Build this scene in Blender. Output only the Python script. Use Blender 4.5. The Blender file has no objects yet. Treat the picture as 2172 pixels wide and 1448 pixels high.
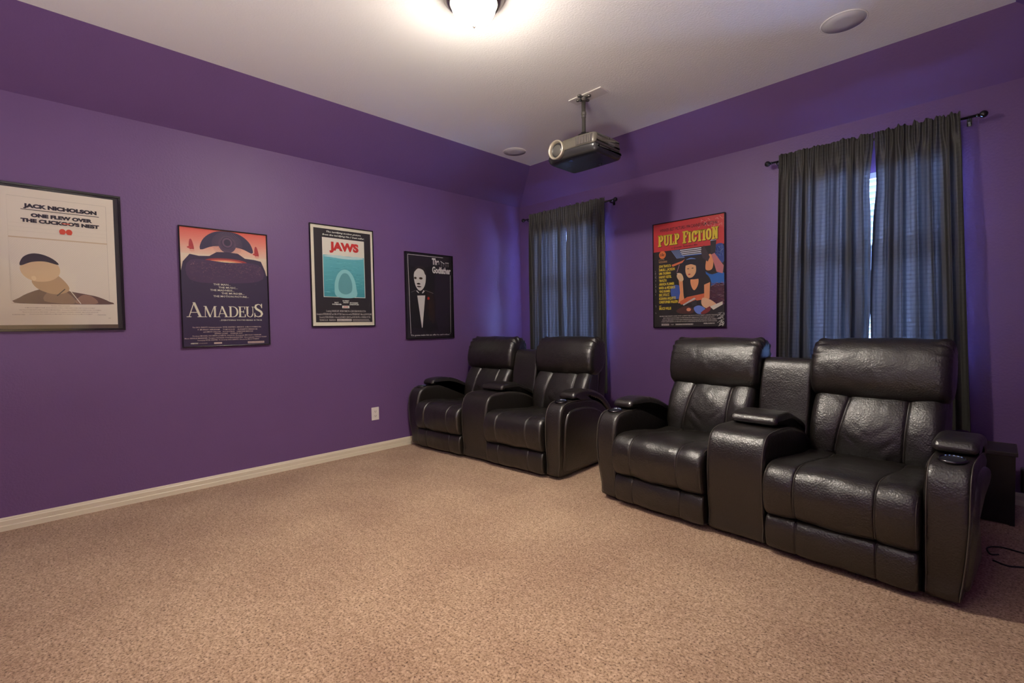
import bpy, math, random
from mathutils import Matrix, Vector, noise

R = math.radians
D = bpy.data
SC = bpy.context.scene
COL = SC.collection

# ------------------------------------------------------------------ camera
def camera():
    yaw, pitch, roll = R(45.208), R(-1.8058), R(-1.0114)
    cy, sy, cp, sp = math.cos(yaw), math.sin(yaw), math.cos(pitch), math.sin(pitch)
    f = Vector((-sy * cp, cy * cp, sp)); r = Vector((cy, sy, 0)); u = r.cross(f)
    r2 = r * math.cos(roll) + u * math.sin(roll)
    u2 = -r * math.sin(roll) + u * math.cos(roll)
    cd = D.cameras.new('camera'); cd.sensor_width = 36; cd.sensor_fit = 'HORIZONTAL'
    cd.lens = 1027.7 / 2172 * 36; cd.clip_start = .05
    o = D.objects.new('camera', cd); COL.objects.link(o)
    m = Matrix((r2, u2, -f)).transposed().to_4x4()
    m.translation = Vector((4.3228, -4.4705, 1.2066))
    o.matrix_world = m
    SC.camera = o
camera()

# ------------------------------------------------------------------ world, light, exposure
W = D.worlds.new('world'); SC.world = W; W.use_nodes = True
bg = W.node_tree.nodes['Background']
bg.inputs['Color'].default_value = (.30, .47, 1.0, 1)
bg.inputs['Strength'].default_value = 520.0
LAMP_STRENGTH = 380.0
LAMP_COLOR = (1.0, .91, .78, 1)
SC.view_settings.view_transform = 'Standard'
SC.view_settings.look = 'None'
SC.view_settings.exposure = 0.0
SC.view_settings.gamma = 1.0
SC.view_settings.use_curve_mapping = False
SC.cycles.max_bounces = 10
SC.cycles.diffuse_bounces = 6
SC.cycles.transparent_max_bounces = 16
SC.cycles.sample_clamp_indirect = 12.0
SC.cycles.caustics_reflective = False
SC.cycles.caustics_refractive = False

def portal(x, z, w, h):
    l = D.lights.new('window_portal', 'AREA'); l.shape = 'RECTANGLE'; l.size = w; l.size_y = h
    l.cycles.is_portal = True
    o = D.objects.new('window_portal', l); COL.objects.link(o)
    o.location = (x, .16, z); o.rotation_euler = (R(-90), 0, 0)   # shines towards -y
WIN = [(.30, 1.21), (3.15, 4.08)]; WZ0, WZ1 = .72, 2.30
for a, b in WIN:
    portal((a + b) / 2, (WZ0 + WZ1) / 2, b - a, WZ1 - WZ0)
# added fill light behind the camera, aimed up to brighten ceiling and room
FILL_W = 118.0
l = D.lights.new('added_ceiling_fill', 'AREA'); l.shape = 'DISK'; l.size = .9; l.energy = FILL_W; l.color = (1, .94, .88)
o = D.objects.new('added_ceiling_fill', l); COL.objects.link(o); o.location = (3.9, -5.2, .7); o.rotation_euler = (R(180), 0, 0)
# light of the room beyond the doorway
HALL_W = 120.0
l = D.lights.new('hall_light', 'AREA'); l.size = .8; l.energy = HALL_W; l.color = (1, .86, .68)
o = D.objects.new('hall_light', l); COL.objects.link(o); o.location = (6.0, -5.0, 2.35)

# ------------------------------------------------------------------ materials
MATS = {}
def mat(name, color, rough=.6, metal=0, spec=.5, bump=None, var=None, coat=0, emit=None, estr=0):
    """bump=(scale,strength,distance,detail)  var=(scale, amount)"""
    if name in MATS: return MATS[name]
    m = D.materials.new(name); m.use_nodes = True; MATS[name] = m
    nt = m.node_tree; b = nt.nodes['Principled BSDF']
    b.inputs['Base Color'].default_value = (*color, 1)
    b.inputs['Roughness'].default_value = rough
    b.inputs['Metallic'].default_value = metal
    b.inputs['Specular IOR Level'].default_value = spec
    b.inputs['Coat Weight'].default_value = coat
    if emit:
        b.inputs['Emission Color'].default_value = (*emit, 1); b.inputs['Emission Strength'].default_value = estr
    tc = nt.nodes.new('ShaderNodeTexCoord')
    if bump:
        n = nt.nodes.new('ShaderNodeTexNoise'); n.inputs['Scale'].default_value = bump[0]
        n.inputs['Detail'].default_value = bump[3]
        nt.links.new(tc.outputs['Object'], n.inputs['Vector'])
        bp = nt.nodes.new('ShaderNodeBump'); bp.inputs['Strength'].default_value = bump[1]
        bp.inputs['Distance'].default_value = bump[2]
        nt.links.new(n.outputs['Fac'], bp.inputs['Height']); nt.links.new(bp.outputs['Normal'], b.inputs['Normal'])
    if var:
        n = nt.nodes.new('ShaderNodeTexNoise'); n.inputs['Scale'].default_value = var[0]; n.inputs['Detail'].default_value = 3
        nt.links.new(tc.outputs['Object'], n.inputs['Vector'])
        mx = nt.nodes.new('ShaderNodeMix'); mx.data_type = 'RGBA'
        mx.inputs['A'].default_value = (*[c * (1 - var[1]) for c in color], 1)
        mx.inputs['B'].default_value = (*[c * (1 + var[1]) for c in color], 1)
        nt.links.new(n.outputs['Fac'], mx.inputs['Factor']); nt.links.new(mx.outputs['Result'], b.inputs['Base Color'])
    return m

def srgb(r, g, b):
    f = lambda c: (c / 255 / 12.92) if c / 255 <= .04045 else ((c / 255 + .055) / 1.055) ** 2.4
    return (f(r), f(g), f(b))

PURPLE = mat('purple_wall_paint', (.140, .074, .200), .46, bump=(70, .5, .004, 3), var=(3, .05), spec=.35)
WHITEC = mat('white_ceiling_paint', (.88, .865, .84), .8, bump=(80, .5, .004, 3), spec=.2)
CREAM = mat('cream_trim_paint', (.66, .60, .47), .35, spec=.4)
HALLP = mat('cream_hall_paint', (.62, .52, .36), .8)
VINYL = mat('white_vinyl', (.75, .76, .78), .4)
BLIND = mat('white_blind_slats', (.72, .74, .78), .5)
BLACKM = mat('black_lacquered_metal', (.012, .011, .012), .22, metal=.2, coat=.3)
BLACKP = mat('black_plastic', (.012, .012, .013), .3)
WHITEP = mat('white_plastic', (.72, .68, .64), .35)
SLOT = mat('dark_slot', (.06, .05, .05), .6)
NICKEL = mat('brushed_nickel', (.42, .38, .33), .28, metal=1)

def carpet():
    m = D.materials.new('beige_carpet'); m.use_nodes = True; nt = m.node_tree; b = nt.nodes['Principled BSDF']
    b.inputs['Roughness'].default_value = .95; b.inputs['Specular IOR Level'].default_value = .1
    b.inputs['Sheen Weight'].default_value = .15
    tc = nt.nodes.new('ShaderNodeTexCoord')
    def nz(scale, detail, rough=.6):
        n = nt.nodes.new('ShaderNodeTexNoise'); n.inputs['Scale'].default_value = scale
        n.inputs['Detail'].default_value = detail; n.inputs['Roughness'].default_value = rough
        nt.links.new(tc.outputs['Object'], n.inputs['Vector']); return n
    fine = nz(105, 3, .7); mid = nz(34, 3); big = nz(1.6, 3)
    r = nt.nodes.new('ShaderNodeValToRGB'); e = r.color_ramp.elements
    e[0].position = .33; e[0].color = (.085, .046, .028, 1); e[1].position = .64; e[1].color = (.60, .44, .31, 1)
    x = e.new(.44); x.color = (.38, .255, .170, 1)
    nt.links.new(fine.outputs['Fac'], r.inputs['Fac'])
    r2 = nt.nodes.new('ShaderNodeValToRGB'); r2.color_ramp.elements[0].position = .3; r2.color_ramp.elements[1].position = .7
    r2.color_ramp.elements[0].color = (.82, .76, .74, 1); r2.color_ramp.elements[1].color = (1.08, 1.08, 1.06, 1)
    nt.links.new(big.outputs['Fac'], r2.inputs['Fac'])
    r3 = nt.nodes.new('ShaderNodeValToRGB'); r3.color_ramp.elements[0].position = .35; r3.color_ramp.elements[1].position = .62
    r3.color_ramp.elements[0].color = (.80, .76, .72, 1); r3.color_ramp.elements[1].color = (1.05, 1.05, 1.05, 1)
    nt.links.new(mid.outputs['Fac'], r3.inputs['Fac'])
    def mul(a, c):
        mx = nt.nodes.new('ShaderNodeMix'); mx.data_type = 'RGBA'; mx.blend_type = 'MULTIPLY'
        mx.inputs['Factor'].default_value = 1
        nt.links.new(a, mx.inputs['A']); nt.links.new(c, mx.inputs['B']); return mx.outputs['Result']
    c = mul(mul(r.outputs['Color'], r2.outputs['Color']), r3.outputs['Color'])
    nt.links.new(c, b.inputs['Base Color'])
    bp = nt.nodes.new('ShaderNodeBump'); bp.inputs['Strength'].default_value = .7; bp.inputs['Distance'].default_value = .006
    nt.links.new(fine.outputs['Fac'], bp.inputs['Height']); nt.links.new(bp.outputs['Normal'], b.inputs['Normal'])
    return m
CARPET = carpet()

def leather(name, base, rough=.36):
    m = D.materials.new(name); m.use_nodes = True; nt = m.node_tree; b = nt.nodes['Principled BSDF']
    b.inputs['Base Color'].default_value = (*base, 1)
    b.inputs['Specular IOR Level'].default_value = 0.85; b.inputs['Coat Weight'].default_value = .10; b.inputs['Coat Roughness'].default_value = .42
    tc = nt.nodes.new('ShaderNodeTexCoord')
    v = nt.nodes.new('ShaderNodeTexVoronoi'); v.inputs['Scale'].default_value = 120
    n = nt.nodes.new('ShaderNodeTexNoise'); n.inputs['Scale'].default_value = 26; n.inputs['Detail'].default_value = 5
    n2 = nt.nodes.new('ShaderNodeTexNoise'); n2.inputs['Scale'].default_value = 9; n2.inputs['Detail'].default_value = 4
    for q in (v, n, n2): nt.links.new(tc.outputs['Object'], q.inputs['Vector'])
    b1 = nt.nodes.new('ShaderNodeBump'); b1.inputs['Strength'].default_value = .7; b1.inputs['Distance'].default_value = .0016
    b2 = nt.nodes.new('ShaderNodeBump'); b2.inputs['Strength'].default_value = .45; b2.inputs['Distance'].default_value = .004
    nt.links.new(v.outputs['Distance'], b1.inputs['Height'])
    nt.links.new(n.outputs['Fac'], b2.inputs['Height']); nt.links.new(b2.outputs['Normal'], b1.inputs['Normal'])
    nt.links.new(b1.outputs['Normal'], b.inputs['Normal'])
    mr = nt.nodes.new('ShaderNodeMapRange'); mr.inputs['To Min'].default_value = rough - .06; mr.inputs['To Max'].default_value = rough + .1
    nt.links.new(n2.outputs['Fac'], mr.inputs['Value']); nt.links.new(mr.outputs['Result'], b.inputs['Roughness'])
    return m
LEATHER = leather('black_leather', (.0105, .0082, .0060), .335)
WELT = mat('leather_welt', (.075, .066, .055), .35)

def fabric():
    m = D.materials.new('dark_curtain_fabric'); m.use_nodes = True; nt = m.node_tree
    for n in list(nt.nodes):
        if n.type != 'OUTPUT_MATERIAL': nt.nodes.remove(n)
    out = [n for n in nt.nodes if n.type == 'OUTPUT_MATERIAL'][0]
    tc = nt.nodes.new('ShaderNodeTexCoord')
    nz = nt.nodes.new('ShaderNodeTexNoise'); nz.inputs['Scale'].default_value = 60
    nt.links.new(tc.outputs['Object'], nz.inputs['Vector'])
    # woven ribs running across the cloth: denser yarn every few centimetres
    sp = nt.nodes.new('ShaderNodeSeparateXYZ'); nt.links.new(tc.outputs['Object'], sp.inputs['Vector'])
    mm = nt.nodes.new('ShaderNodeMath'); mm.operation = 'MULTIPLY'; mm.inputs[1].default_value = 2 * math.pi / .030
    nt.links.new(sp.outputs['Z'], mm.inputs[0])
    sn = nt.nodes.new('ShaderNodeMath'); sn.operation = 'SINE'; nt.links.new(mm.outputs[0], sn.inputs[0])
    mr = nt.nodes.new('ShaderNodeMapRange'); mr.inputs['From Min'].default_value = -1; mr.inputs['From Max'].default_value = -.2
    mr.inputs['To Min'].default_value = .06; mr.inputs['To Max'].default_value = 1
    nt.links.new(sn.outputs[0], mr.inputs['Value'])
    mp = nt.nodes.new('ShaderNodeMapping'); mp.inputs['Scale'].default_value = (13, 3, .35)
    ng = nt.nodes.new('ShaderNodeTexNoise'); ng.inputs['Scale'].default_value = 1; ng.inputs['Detail'].default_value = 2
    nt.links.new(tc.outputs['Object'], mp.inputs['Vector']); nt.links.new(mp.outputs['Vector'], ng.inputs['Vector'])
    gr = nt.nodes.new('ShaderNodeMapRange'); gr.inputs['From Min'].default_value = .42; gr.inputs['From Max'].default_value = .68
    gr.inputs['To Min'].default_value = .05; gr.inputs['To Max'].default_value = 2.2   # gathered cloth is denser
    nt.links.new(ng.outputs['Fac'], gr.inputs['Value'])
    m0 = nt.nodes.new('ShaderNodeMath'); m0.operation = 'MULTIPLY'
    nt.links.new(nz.outputs['Fac'], m0.inputs[0]); nt.links.new(gr.outputs['Result'], m0.inputs[1]); nz = m0
    m2 = nt.nodes.new('ShaderNodeMath'); m2.operation = 'MULTIPLY'
    nt.links.new(mr.outputs['Result'], m2.inputs[0]); nt.links.new(nz.outputs[0], m2.inputs[1])
    tcx = nt.nodes.new('ShaderNodeMix'); tcx.data_type = 'RGBA'; tcx.clamp_factor = False
    tcx.inputs['A'].default_value = (.001, .001, .001, 1); tcx.inputs['B'].default_value = (.0125, .0120, .0125, 1)
    nt.links.new(m2.outputs[0], tcx.inputs['Factor'])
    geo = nt.nodes.new('ShaderNodeNewGeometry'); lin = nt.nodes.new('ShaderNodeMix'); lin.data_type = 'RGBA'   # pale lining on the window side
    lin.inputs['A'].default_value = (.042, .040, .035, 1); lin.inputs['B'].default_value = (.62, .62, .64, 1)
    nt.links.new(geo.outputs['Backfacing'], lin.inputs['Factor'])
    d = nt.nodes.new('ShaderNodeBsdfDiffuse'); nt.links.new(lin.outputs['Result'], d.inputs['Color'])
    t = nt.nodes.new('ShaderNodeBsdfTranslucent'); nt.links.new(tcx.outputs['Result'], t.inputs['Color'])
    g = nt.nodes.new('ShaderNodeBsdfGlossy'); g.inputs['Roughness'].default_value = .45; g.inputs['Color'].default_value = (.5, .5, .5, 1)
    a = nt.nodes.new('ShaderNodeAddShader'); mg = nt.nodes.new('ShaderNodeMixShader'); mg.inputs['Fac'].default_value = .05
    nt.links.new(d.outputs[0], a.inputs[0]); nt.links.new(t.outputs[0], a.inputs[1])
    nt.links.new(a.outputs[0], mg.inputs[1]); nt.links.new(g.outputs[0], mg.inputs[2])
    nt.links.new(mg.outputs[0], out.inputs['Surface'])
    return m
FABRIC = fabric()

def glazing(name, rough=.02, ior=1.45, wav=0):
    m = D.materials.new(name); m.use_nodes = True; nt = m.node_tree
    for n in list(nt.nodes):
        if n.type != 'OUTPUT_MATERIAL': nt.nodes.remove(n)
    out = [n for n in nt.nodes if n.type == 'OUTPUT_MATERIAL'][0]
    t = nt.nodes.new('ShaderNodeBsdfTransparent'); t.inputs['Color'].default_value = (.97, .97, .97, 1)
    g = nt.nodes.new('ShaderNodeBsdfGlossy'); g.inputs['Roughness'].default_value = rough
    f = nt.nodes.new('ShaderNodeFresnel'); f.inputs['IOR'].default_value = ior
    mx = nt.nodes.new('ShaderNodeMixShader')
    nt.links.new(f.outputs[0], mx.inputs['Fac']); nt.links.new(t.outputs[0], mx.inputs[1]); nt.links.new(g.outputs[0], mx.inputs[2])
    nt.links.new(mx.outputs[0], out.inputs['Surface'])
    if wav:
        tc = nt.nodes.new('ShaderNodeTexCoord'); n = nt.nodes.new('ShaderNodeTexNoise')
        n.inputs['Scale'].default_value = 3; n.inputs['Detail'].default_value = 1
        b = nt.nodes.new('ShaderNodeBump'); b.inputs['Strength'].default_value = wav; b.inputs['Distance'].default_value = .02
        nt.links.new(tc.outputs['Object'], n.inputs['Vector']); nt.links.new(n.outputs['Fac'], b.inputs['Height'])
        nt.links.new(b.outputs['Normal'], g.inputs['Normal'])
    return m
GLASS = glazing('window_glass')
PLEXI = glazing('poster_glazing', .04, 1.38, .25)

# ------------------------------------------------------------------ mesh helpers
def link(name, me, m=None, parent=None, smooth=False):
    o = D.objects.new(name, me); COL.objects.link(o)
    if m is not None:
        for x in (m if isinstance(m, (list, tuple)) else [m]): me.materials.append(x)
    if smooth: me.shade_smooth()
    if parent is not None: o.parent = parent
    return o

def skin_path(prof, x, depth, n=110):
    """closed outline points at x (number or function of z), sunk by depth"""
    P = closed_curve(prof, n); out = []
    for i in range(n):
        t = (P[(i + 1) % n] - P[i - 1]).normalized(); q = P[i] - Vector((t.y, -t.x)) * depth
        out.append(Vector((x(q.y) if callable(x) else x, q.x, q.y)))
    return out
def pipe(parent, path, r=.0028):
    k = MB(); k.tube(path, r, 6); return k.build('piping', WELT, parent, True)
def pick(path, keep):
    """longest run of points that pass keep"""
    n = len(path); best = []
    for s in range(n):
        if keep(path[s]) and not keep(path[s - 1]):
            run = []
            for k in range(n):
                p = path[(s + k) % n]
                if not keep(p): break
                run.append(p)
            if len(run) > len(best): best = run
    return best
def ramp(x, a, b): return min(1, max(0, (x - a) / (b - a)))
class MB:
    """collects simple solids into one mesh"""
    def __init__(s): s.v = []; s.f = []; s.mi = []
    def poly(s, pts, mi=0):
        n = len(s.v); s.v += [tuple(p) for p in pts]; s.f.append(tuple(range(n, n + len(pts)))); s.mi.append(mi)
    def box(s, a, b, mi=0):
        x0, y0, z0 = a; x1, y1, z1 = b; n = len(s.v)
        s.v += [(x0, y0, z0), (x1, y0, z0), (x1, y1, z0), (x0, y1, z0), (x0, y0, z1), (x1, y0, z1), (x1, y1, z1), (x0, y1, z1)]
        for q in ((0, 3, 2, 1), (4, 5, 6, 7), (0, 1, 5, 4), (1, 2, 6, 5), (2, 3, 7, 6), (3, 0, 4, 7)):
            s.f.append(tuple(n + k for k in q)); s.mi.append(mi)
    def lathe(s, prof, c=(0, 0, 0), axis='z', n=32, mi=0):
        """prof: list of (r, h) along the axis"""
        k0 = len(s.v)
        for r, h in prof:
            for i in range(n):
                a = 2 * math.pi * i / n; p = (r * math.cos(a), r * math.sin(a), h)
                if axis == 'x': p = (p[2], p[0], p[1])
                if axis == 'y': p = (p[1], p[2], p[0])
                s.v.append((p[0] + c[0], p[1] + c[1], p[2] + c[2]))
        for j in range(len(prof) - 1):
            for i in range(n):
                a = k0 + j * n + i; b = k0 + j * n + (i + 1) % n
                s.f.append((a, b, b + n, a + n)); s.mi.append(mi)
        s.f.append(tuple(k0 + i for i in range(n))[::-1]); s.mi.append(mi)
        s.f.append(tuple(k0 + (len(prof) - 1) * n + i for i in range(n))); s.mi.append(mi)
    def tube(s, pts, r, n=8, mi=0):
        pts = [Vector(p) for p in pts]; k0 = len(s.v); up = Vector((0, 0, 1)); prev = None
        for i, p in enumerate(pts):
            t = (pts[min(i + 1, len(pts) - 1)] - pts[max(i - 1, 0)]).normalized()
            if prev is None:
                prev = t.cross(up)
                if prev.length < .05: prev = t.cross(Vector((1, 0, 0)))
            prev = (prev - t * prev.dot(t)).normalized(); q = t.cross(prev)
            for j in range(n):
                a = 2 * math.pi * j / n
                s.v.append(tuple(p + prev * (r * math.cos(a)) + q * (r * math.sin(a))))
        for i in range(len(pts) - 1):
            for j in range(n):
                a = k0 + i * n + j; b = k0 + i * n + (j + 1) % n
                s.f.append((a, b, b + n, a + n)); s.mi.append(mi)
        s.f.append(tuple(k0 + j for j in range(n))[::-1]); s.mi.append(mi)
        s.f.append(tuple(k0 + (len(pts) - 1) * n + j for j in range(n))); s.mi.append(mi)
    def build(s, name, m, parent=None, smooth=False, bevel=0, seg=2):
        me = D.meshes.new(name); me.from_pydata(s.v, [], s.f); me.update()
        o = link(name, me, m, parent, smooth)
        if isinstance(m, (list, tuple)): me.polygons.foreach_set('material_index', s.mi)
        if bevel:
            b = o.modifiers.new('bevel', 'BEVEL'); b.width = bevel; b.segments = seg; b.limit_method = 'ANGLE'; b.angle_limit = R(40)
        return o

def box(name, a, b, m, parent=None, bevel=0):
    k = MB(); k.box(a, b); return k.build(name, m, parent, bevel=bevel)

def tag(o, label=None, cat=None, group=None, kind=None):
    if label: o['label'] = label
    if cat: o['category'] = cat
    if group: o['group'] = group
    if kind: o['kind'] = kind
    return o
def empty(name, loc=(0, 0, 0), rz=0):
    o = D.objects.new(name, None); COL.objects.link(o); o.location = loc; o.rotation_euler = (0, 0, rz); o.empty_display_size = .1
    return o
def struct(o): o['kind'] = 'structure'; return o
def kids(o): return [c for c in D.objects if c.parent == o]
def copy_tree(o, parent=None):
    c = o.copy(); COL.objects.link(c); c.parent = parent
    for ch in kids(o): copy_tree(ch, c)
    return c

def closed_curve(pts, n):
    """Catmull-Rom through closed control points, resampled evenly"""
    P = [Vector((p[0], p[1])) for p in pts]; k = len(P); dense = []
    for i in range(k):
        p0, p1, p2, p3 = P[i - 1], P[i], P[(i + 1) % k], P[(i + 2) % k]
        for j in range(12):
            t = j / 12
            dense.append(.5 * ((2 * p1) + (p2 - p0) * t + (2 * p0 - 5 * p1 + 4 * p2 - p3) * t * t + (3 * p1 - p0 - 3 * p2 + p3) * t ** 3))
    L = [0]
    for i in range(len(dense)): L.append(L[-1] + (dense[(i + 1) % len(dense)] - dense[i]).length)
    out = []; j = 0
    for i in range(n):
        s = L[-1] * i / n
        while L[j + 1] < s: j += 1
        a, b = dense[j], dense[(j + 1) % len(dense)]
        out.append(a.lerp(b, (s - L[j]) / max(L[j + 1] - L[j], 1e-9)))
    area = sum(out[i - 1].x * out[i].y - out[i].x * out[i - 1].y for i in range(n))
    if area < 0: out.reverse()
    return out

def loft(name, prof, x0, x1, r, m, parent=None, nx=36, n=56, inset=None, warp=None, wr=.0, seed=0, dense=()):
    """upholstered solid: the closed side outline PROF (y,z) carried from x0 to x1, ends rounded with radius r,
    inset(x, y, z) sinks the skin (seams) or swells it (padding)"""
    P = closed_curve(prof, n)
    N = []
    for i in range(n):
        t = (P[(i + 1) % n] - P[i - 1]).normalized(); N.append(Vector((t.y, -t.x)))
    xs = []; k = 5
    for i in range(k): xs.append(x0 + r * (1 - math.cos(math.pi / 2 * i / k)))
    for i in range(nx + 1): xs.append(x0 + r + (x1 - x0 - 2 * r) * i / nx)
    for i in range(k - 1, -1, -1): xs.append(x1 - r * (1 - math.cos(math.pi / 2 * i / k)))
    for q in dense:
        xs += [q + e for e in (-.012, -.008, -.005, -.003, -.0015, 0, .0015, .003, .005, .008, .012)]
    xs = sorted(set(xs)); xs = [x for i, x in enumerate(xs) if i == 0 or x - xs[i - 1] > .0006]
    v = []; f = []
    for x in xs:
        d = min(x - x0, x1 - x); e = 0
        if d < r: e = r - math.sqrt(max(r * r - (r - d) ** 2, 0))
        for p, q in zip(P, N):
            s = e + (inset(x, p.x, p.y) if inset else 0)
            if wr: s += wr * (noise.noise(Vector((x * 7 + seed, p.x * 7, p.y * 7))) + .5 * noise.noise(Vector((x * 19 + seed, p.x * 19, p.y * 19))))
            c = (x, p.x - q.x * s, p.y - q.y * s)
            v.append(warp(*c) if warp else c)
    for i in range(len(xs) - 1):
        for j in range(n):
            a = i * n + j; b = i * n + (j + 1) % n; f.append((a, b, b + n, a + n))
    f.append(tuple(range(n))[::-1]); f.append(tuple((len(xs) - 1) * n + j for j in range(n)))
    me = D.meshes.new(name); me.from_pydata(v, [], f); me.update()
    me.shade_smooth()
    return link(name, me, m, parent)

# ------------------------------------------------------------------ room shell
H1, H2, DL, DB = 2.7075, 3.048, .4908, .3200
XR, YN = 4.86, -6.90            # right wall, near wall
T = .14
def wall_grid(name, quads, m):
    k = MB()
    for q in quads: k.poly(q)
    return struct(k.build(name, m))
# floor and ceiling
k = MB(); k.box((-.1, YN - .1, -.08), (XR + .1, .1, 0)); struct(k.build('floor', CARPET))
k = MB(); k.box((DL, YN + .4, H2), (XR - .49, -DB, H2 + .06)); struct(k.build('ceiling', WHITEC))
# left wall with its slope up to the tray ceiling
k = MB(); k.box((-T, YN - .1, 0), (0, .1, H1))
struct(k.build('wall_left', PURPLE))
# back wall with two window openings and its slope
k = MB(); xs = [0, WIN[0][0], WIN[0][1], WIN[1][0], WIN[1][1], XR]
for i in range(5):
    if i in (1, 3):
        k.box((xs[i], 0, 0), (xs[i + 1], T, WZ0)); k.box((xs[i], 0, WZ1), (xs[i + 1], T, H1))
    else:
        k.box((xs[i], 0, 0), (xs[i + 1], T, H1))
struct(k.build('wall_back', PURPLE))
# right wall with a doorway, near wall
DY0, DY1, DZ = -4.95, -4.05, 2.05
k = MB()
k.box((XR, DY1, 0), (XR + T, 0, H1)); k.box((XR, YN, 0), (XR + T, DY0, H1)); k.box((XR, DY0, DZ), (XR + T, DY1, H1))
struct(k.build('wall_right', PURPLE))
k = MB(); k.box((0, YN - T, 0), (XR, YN, H1)); struct(k.build('wall_front', PURPLE)); k = MB(); k.poly([(0, YN, H1), (XR, YN, H1), (XR - .49, YN + .4, H2), (DL, YN + .4, H2)])
struct(k.build('ceiling_slope_front', PURPLE))
k = MB(); k.poly([(0, 0, H1), (0, YN, H1), (DL, YN + .4, H2), (DL, -DB, H2)]); struct(k.build('ceiling_slope_left', PURPLE))
k = MB(); k.poly([(0, 0, H1), (XR, 0, H1), (XR - .49, -DB, H2), (DL, -DB, H2)]); struct(k.build('ceiling_slope_back', PURPLE))
k = MB(); k.poly([(XR, 0, H1), (XR, YN, H1), (XR - .49, YN + .4, H2), (XR - .49, -DB, H2)]); struct(k.build('ceiling_slope_right', PURPLE))
# hallway beyond the doorway
k = MB(); k.box((7.2, -6.2, 0), (7.3, -3.2, 2.5)); k.box((XR + T, -3.3, 0), (7.2, -3.2, 2.5)); k.box((XR + T, -6.3, 0), (7.2, -6.2, 2.5)); k.box((XR + T, -6.2, 2.45), (7.2, -3.3, 2.55))
k.box((XR + T, -6.2, -.08), (7.2, -3.3, 0))
struct(k.build('wall_hall', HALLP))
k = MB()
k.box((XR - .015, DY0 - .09, 0), (XR, DY0, DZ + .09)); k.box((XR - .015, DY1, 0), (XR, DY1 + .09, DZ + .09)); k.box((XR - .015, DY0, DZ), (XR, DY1, DZ + .09))
struct(k.build('trim_1', CREAM, bevel=.003))
# baseboards: stepped profile
BBP = [(0, 0), (.016, 0), (.016, .030), (.0125, .034), (.0125, .040), (.0135, .062), (.010, .068), (.010, .072), (.006, .081), (0, .081)]
def baseboard(name, a, b, nrm):
    k = MB(); a = Vector(a); b = Vector(b); nn = Vector(nrm); n = len(BBP)
    va = [a + nn * p[0] + Vector((0, 0, p[1])) for p in BBP]; vb = [b + nn * p[0] + Vector((0, 0, p[1])) for p in BBP]
    k.v = [tuple(p) for p in va + vb]
    for i in range(n): k.f.append((i, (i + 1) % n, n + (i + 1) % n, n + i)); k.mi.append(0)
    k.f.append(tuple(range(n))[::-1]); k.f.append(tuple(range(n, 2 * n)))
    return struct(k.build(name, CREAM))
baseboard('baseboard_left', (0, YN, 0), (0, 0, 0), (1, 0, 0))
baseboard('baseboard_back', (0, 0, 0), (XR, 0, 0), (0, -1, 0))
baseboard('baseboard_right', (XR, 0, 0), (XR, DY1 + .09, 0), (-1, 0, 0))

# ------------------------------------------------------------------ windows, blinds
for i, (a, b) in enumerate(WIN):
    w = struct(empty('window_%d' % (i + 1), ((a + b) / 2, .10, WZ0)))
    hw = (b - a) / 2; H = WZ1 - WZ0; fr = .045; zm = 1.60 - WZ0
    k = MB(); k.box((-hw, -.03, 0), (-hw + fr, .035, H)); k.box((hw - fr, -.03, 0), (hw, .035, H))
    k.box((-hw, -.03, 0), (hw, .035, fr)); k.box((-hw, -.03, H - fr), (hw, .035, H))
    k.build('window_frame', VINYL, w, bevel=.003)
    box('meeting_rail', (-hw + fr, -.025, zm - .03), (hw - fr, .03, zm + .03), VINYL, w, .003)
    box('pane', (-hw + fr, .010, fr), (hw - fr, .014, zm - .03), GLASS, w)
    box('pane', (-hw + fr, .020, zm + .03), (hw - fr, .024, H - fr), GLASS, w)
    box('window_sill', (-hw, -.098, 0), (hw, -.03, .012), VINYL, w)
    bl = empty('window_blind', ((a + b) / 2, .035, WZ1))
    tag(bl, ['white slatted window blind behind the curtains beside the room corner', 'white slatted window blind behind the wide curtains near the box table'][i], 'blind', 'window blinds behind the curtains')
    box('headrail', (-hw + .005, -.03, -.045), (hw - .005, .02, -.002), VINYL, bl, .002)
    s0 = None; z = -.07; j = 0
    while z > -(WZ1 - WZ0) + .05:
        if s0 is None:
            s0 = box('slat', (-hw + .01, -.0015, -.025), (hw - .01, .0015, .025), BLIND, bl)
            s0.rotation_euler = (R(32), 0, 0); s0.location = (0, 0, z)
        else:
            c = s0.copy(); COL.objects.link(c); c.parent = bl; c.location = (0, 0, z)
        z -= .044
    box('bottom_rail', (-hw + .01, -.02, -(WZ1 - WZ0) + .015), (hw - .01, .01, -(WZ1 - WZ0) + .035), VINYL, bl, .002)

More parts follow.
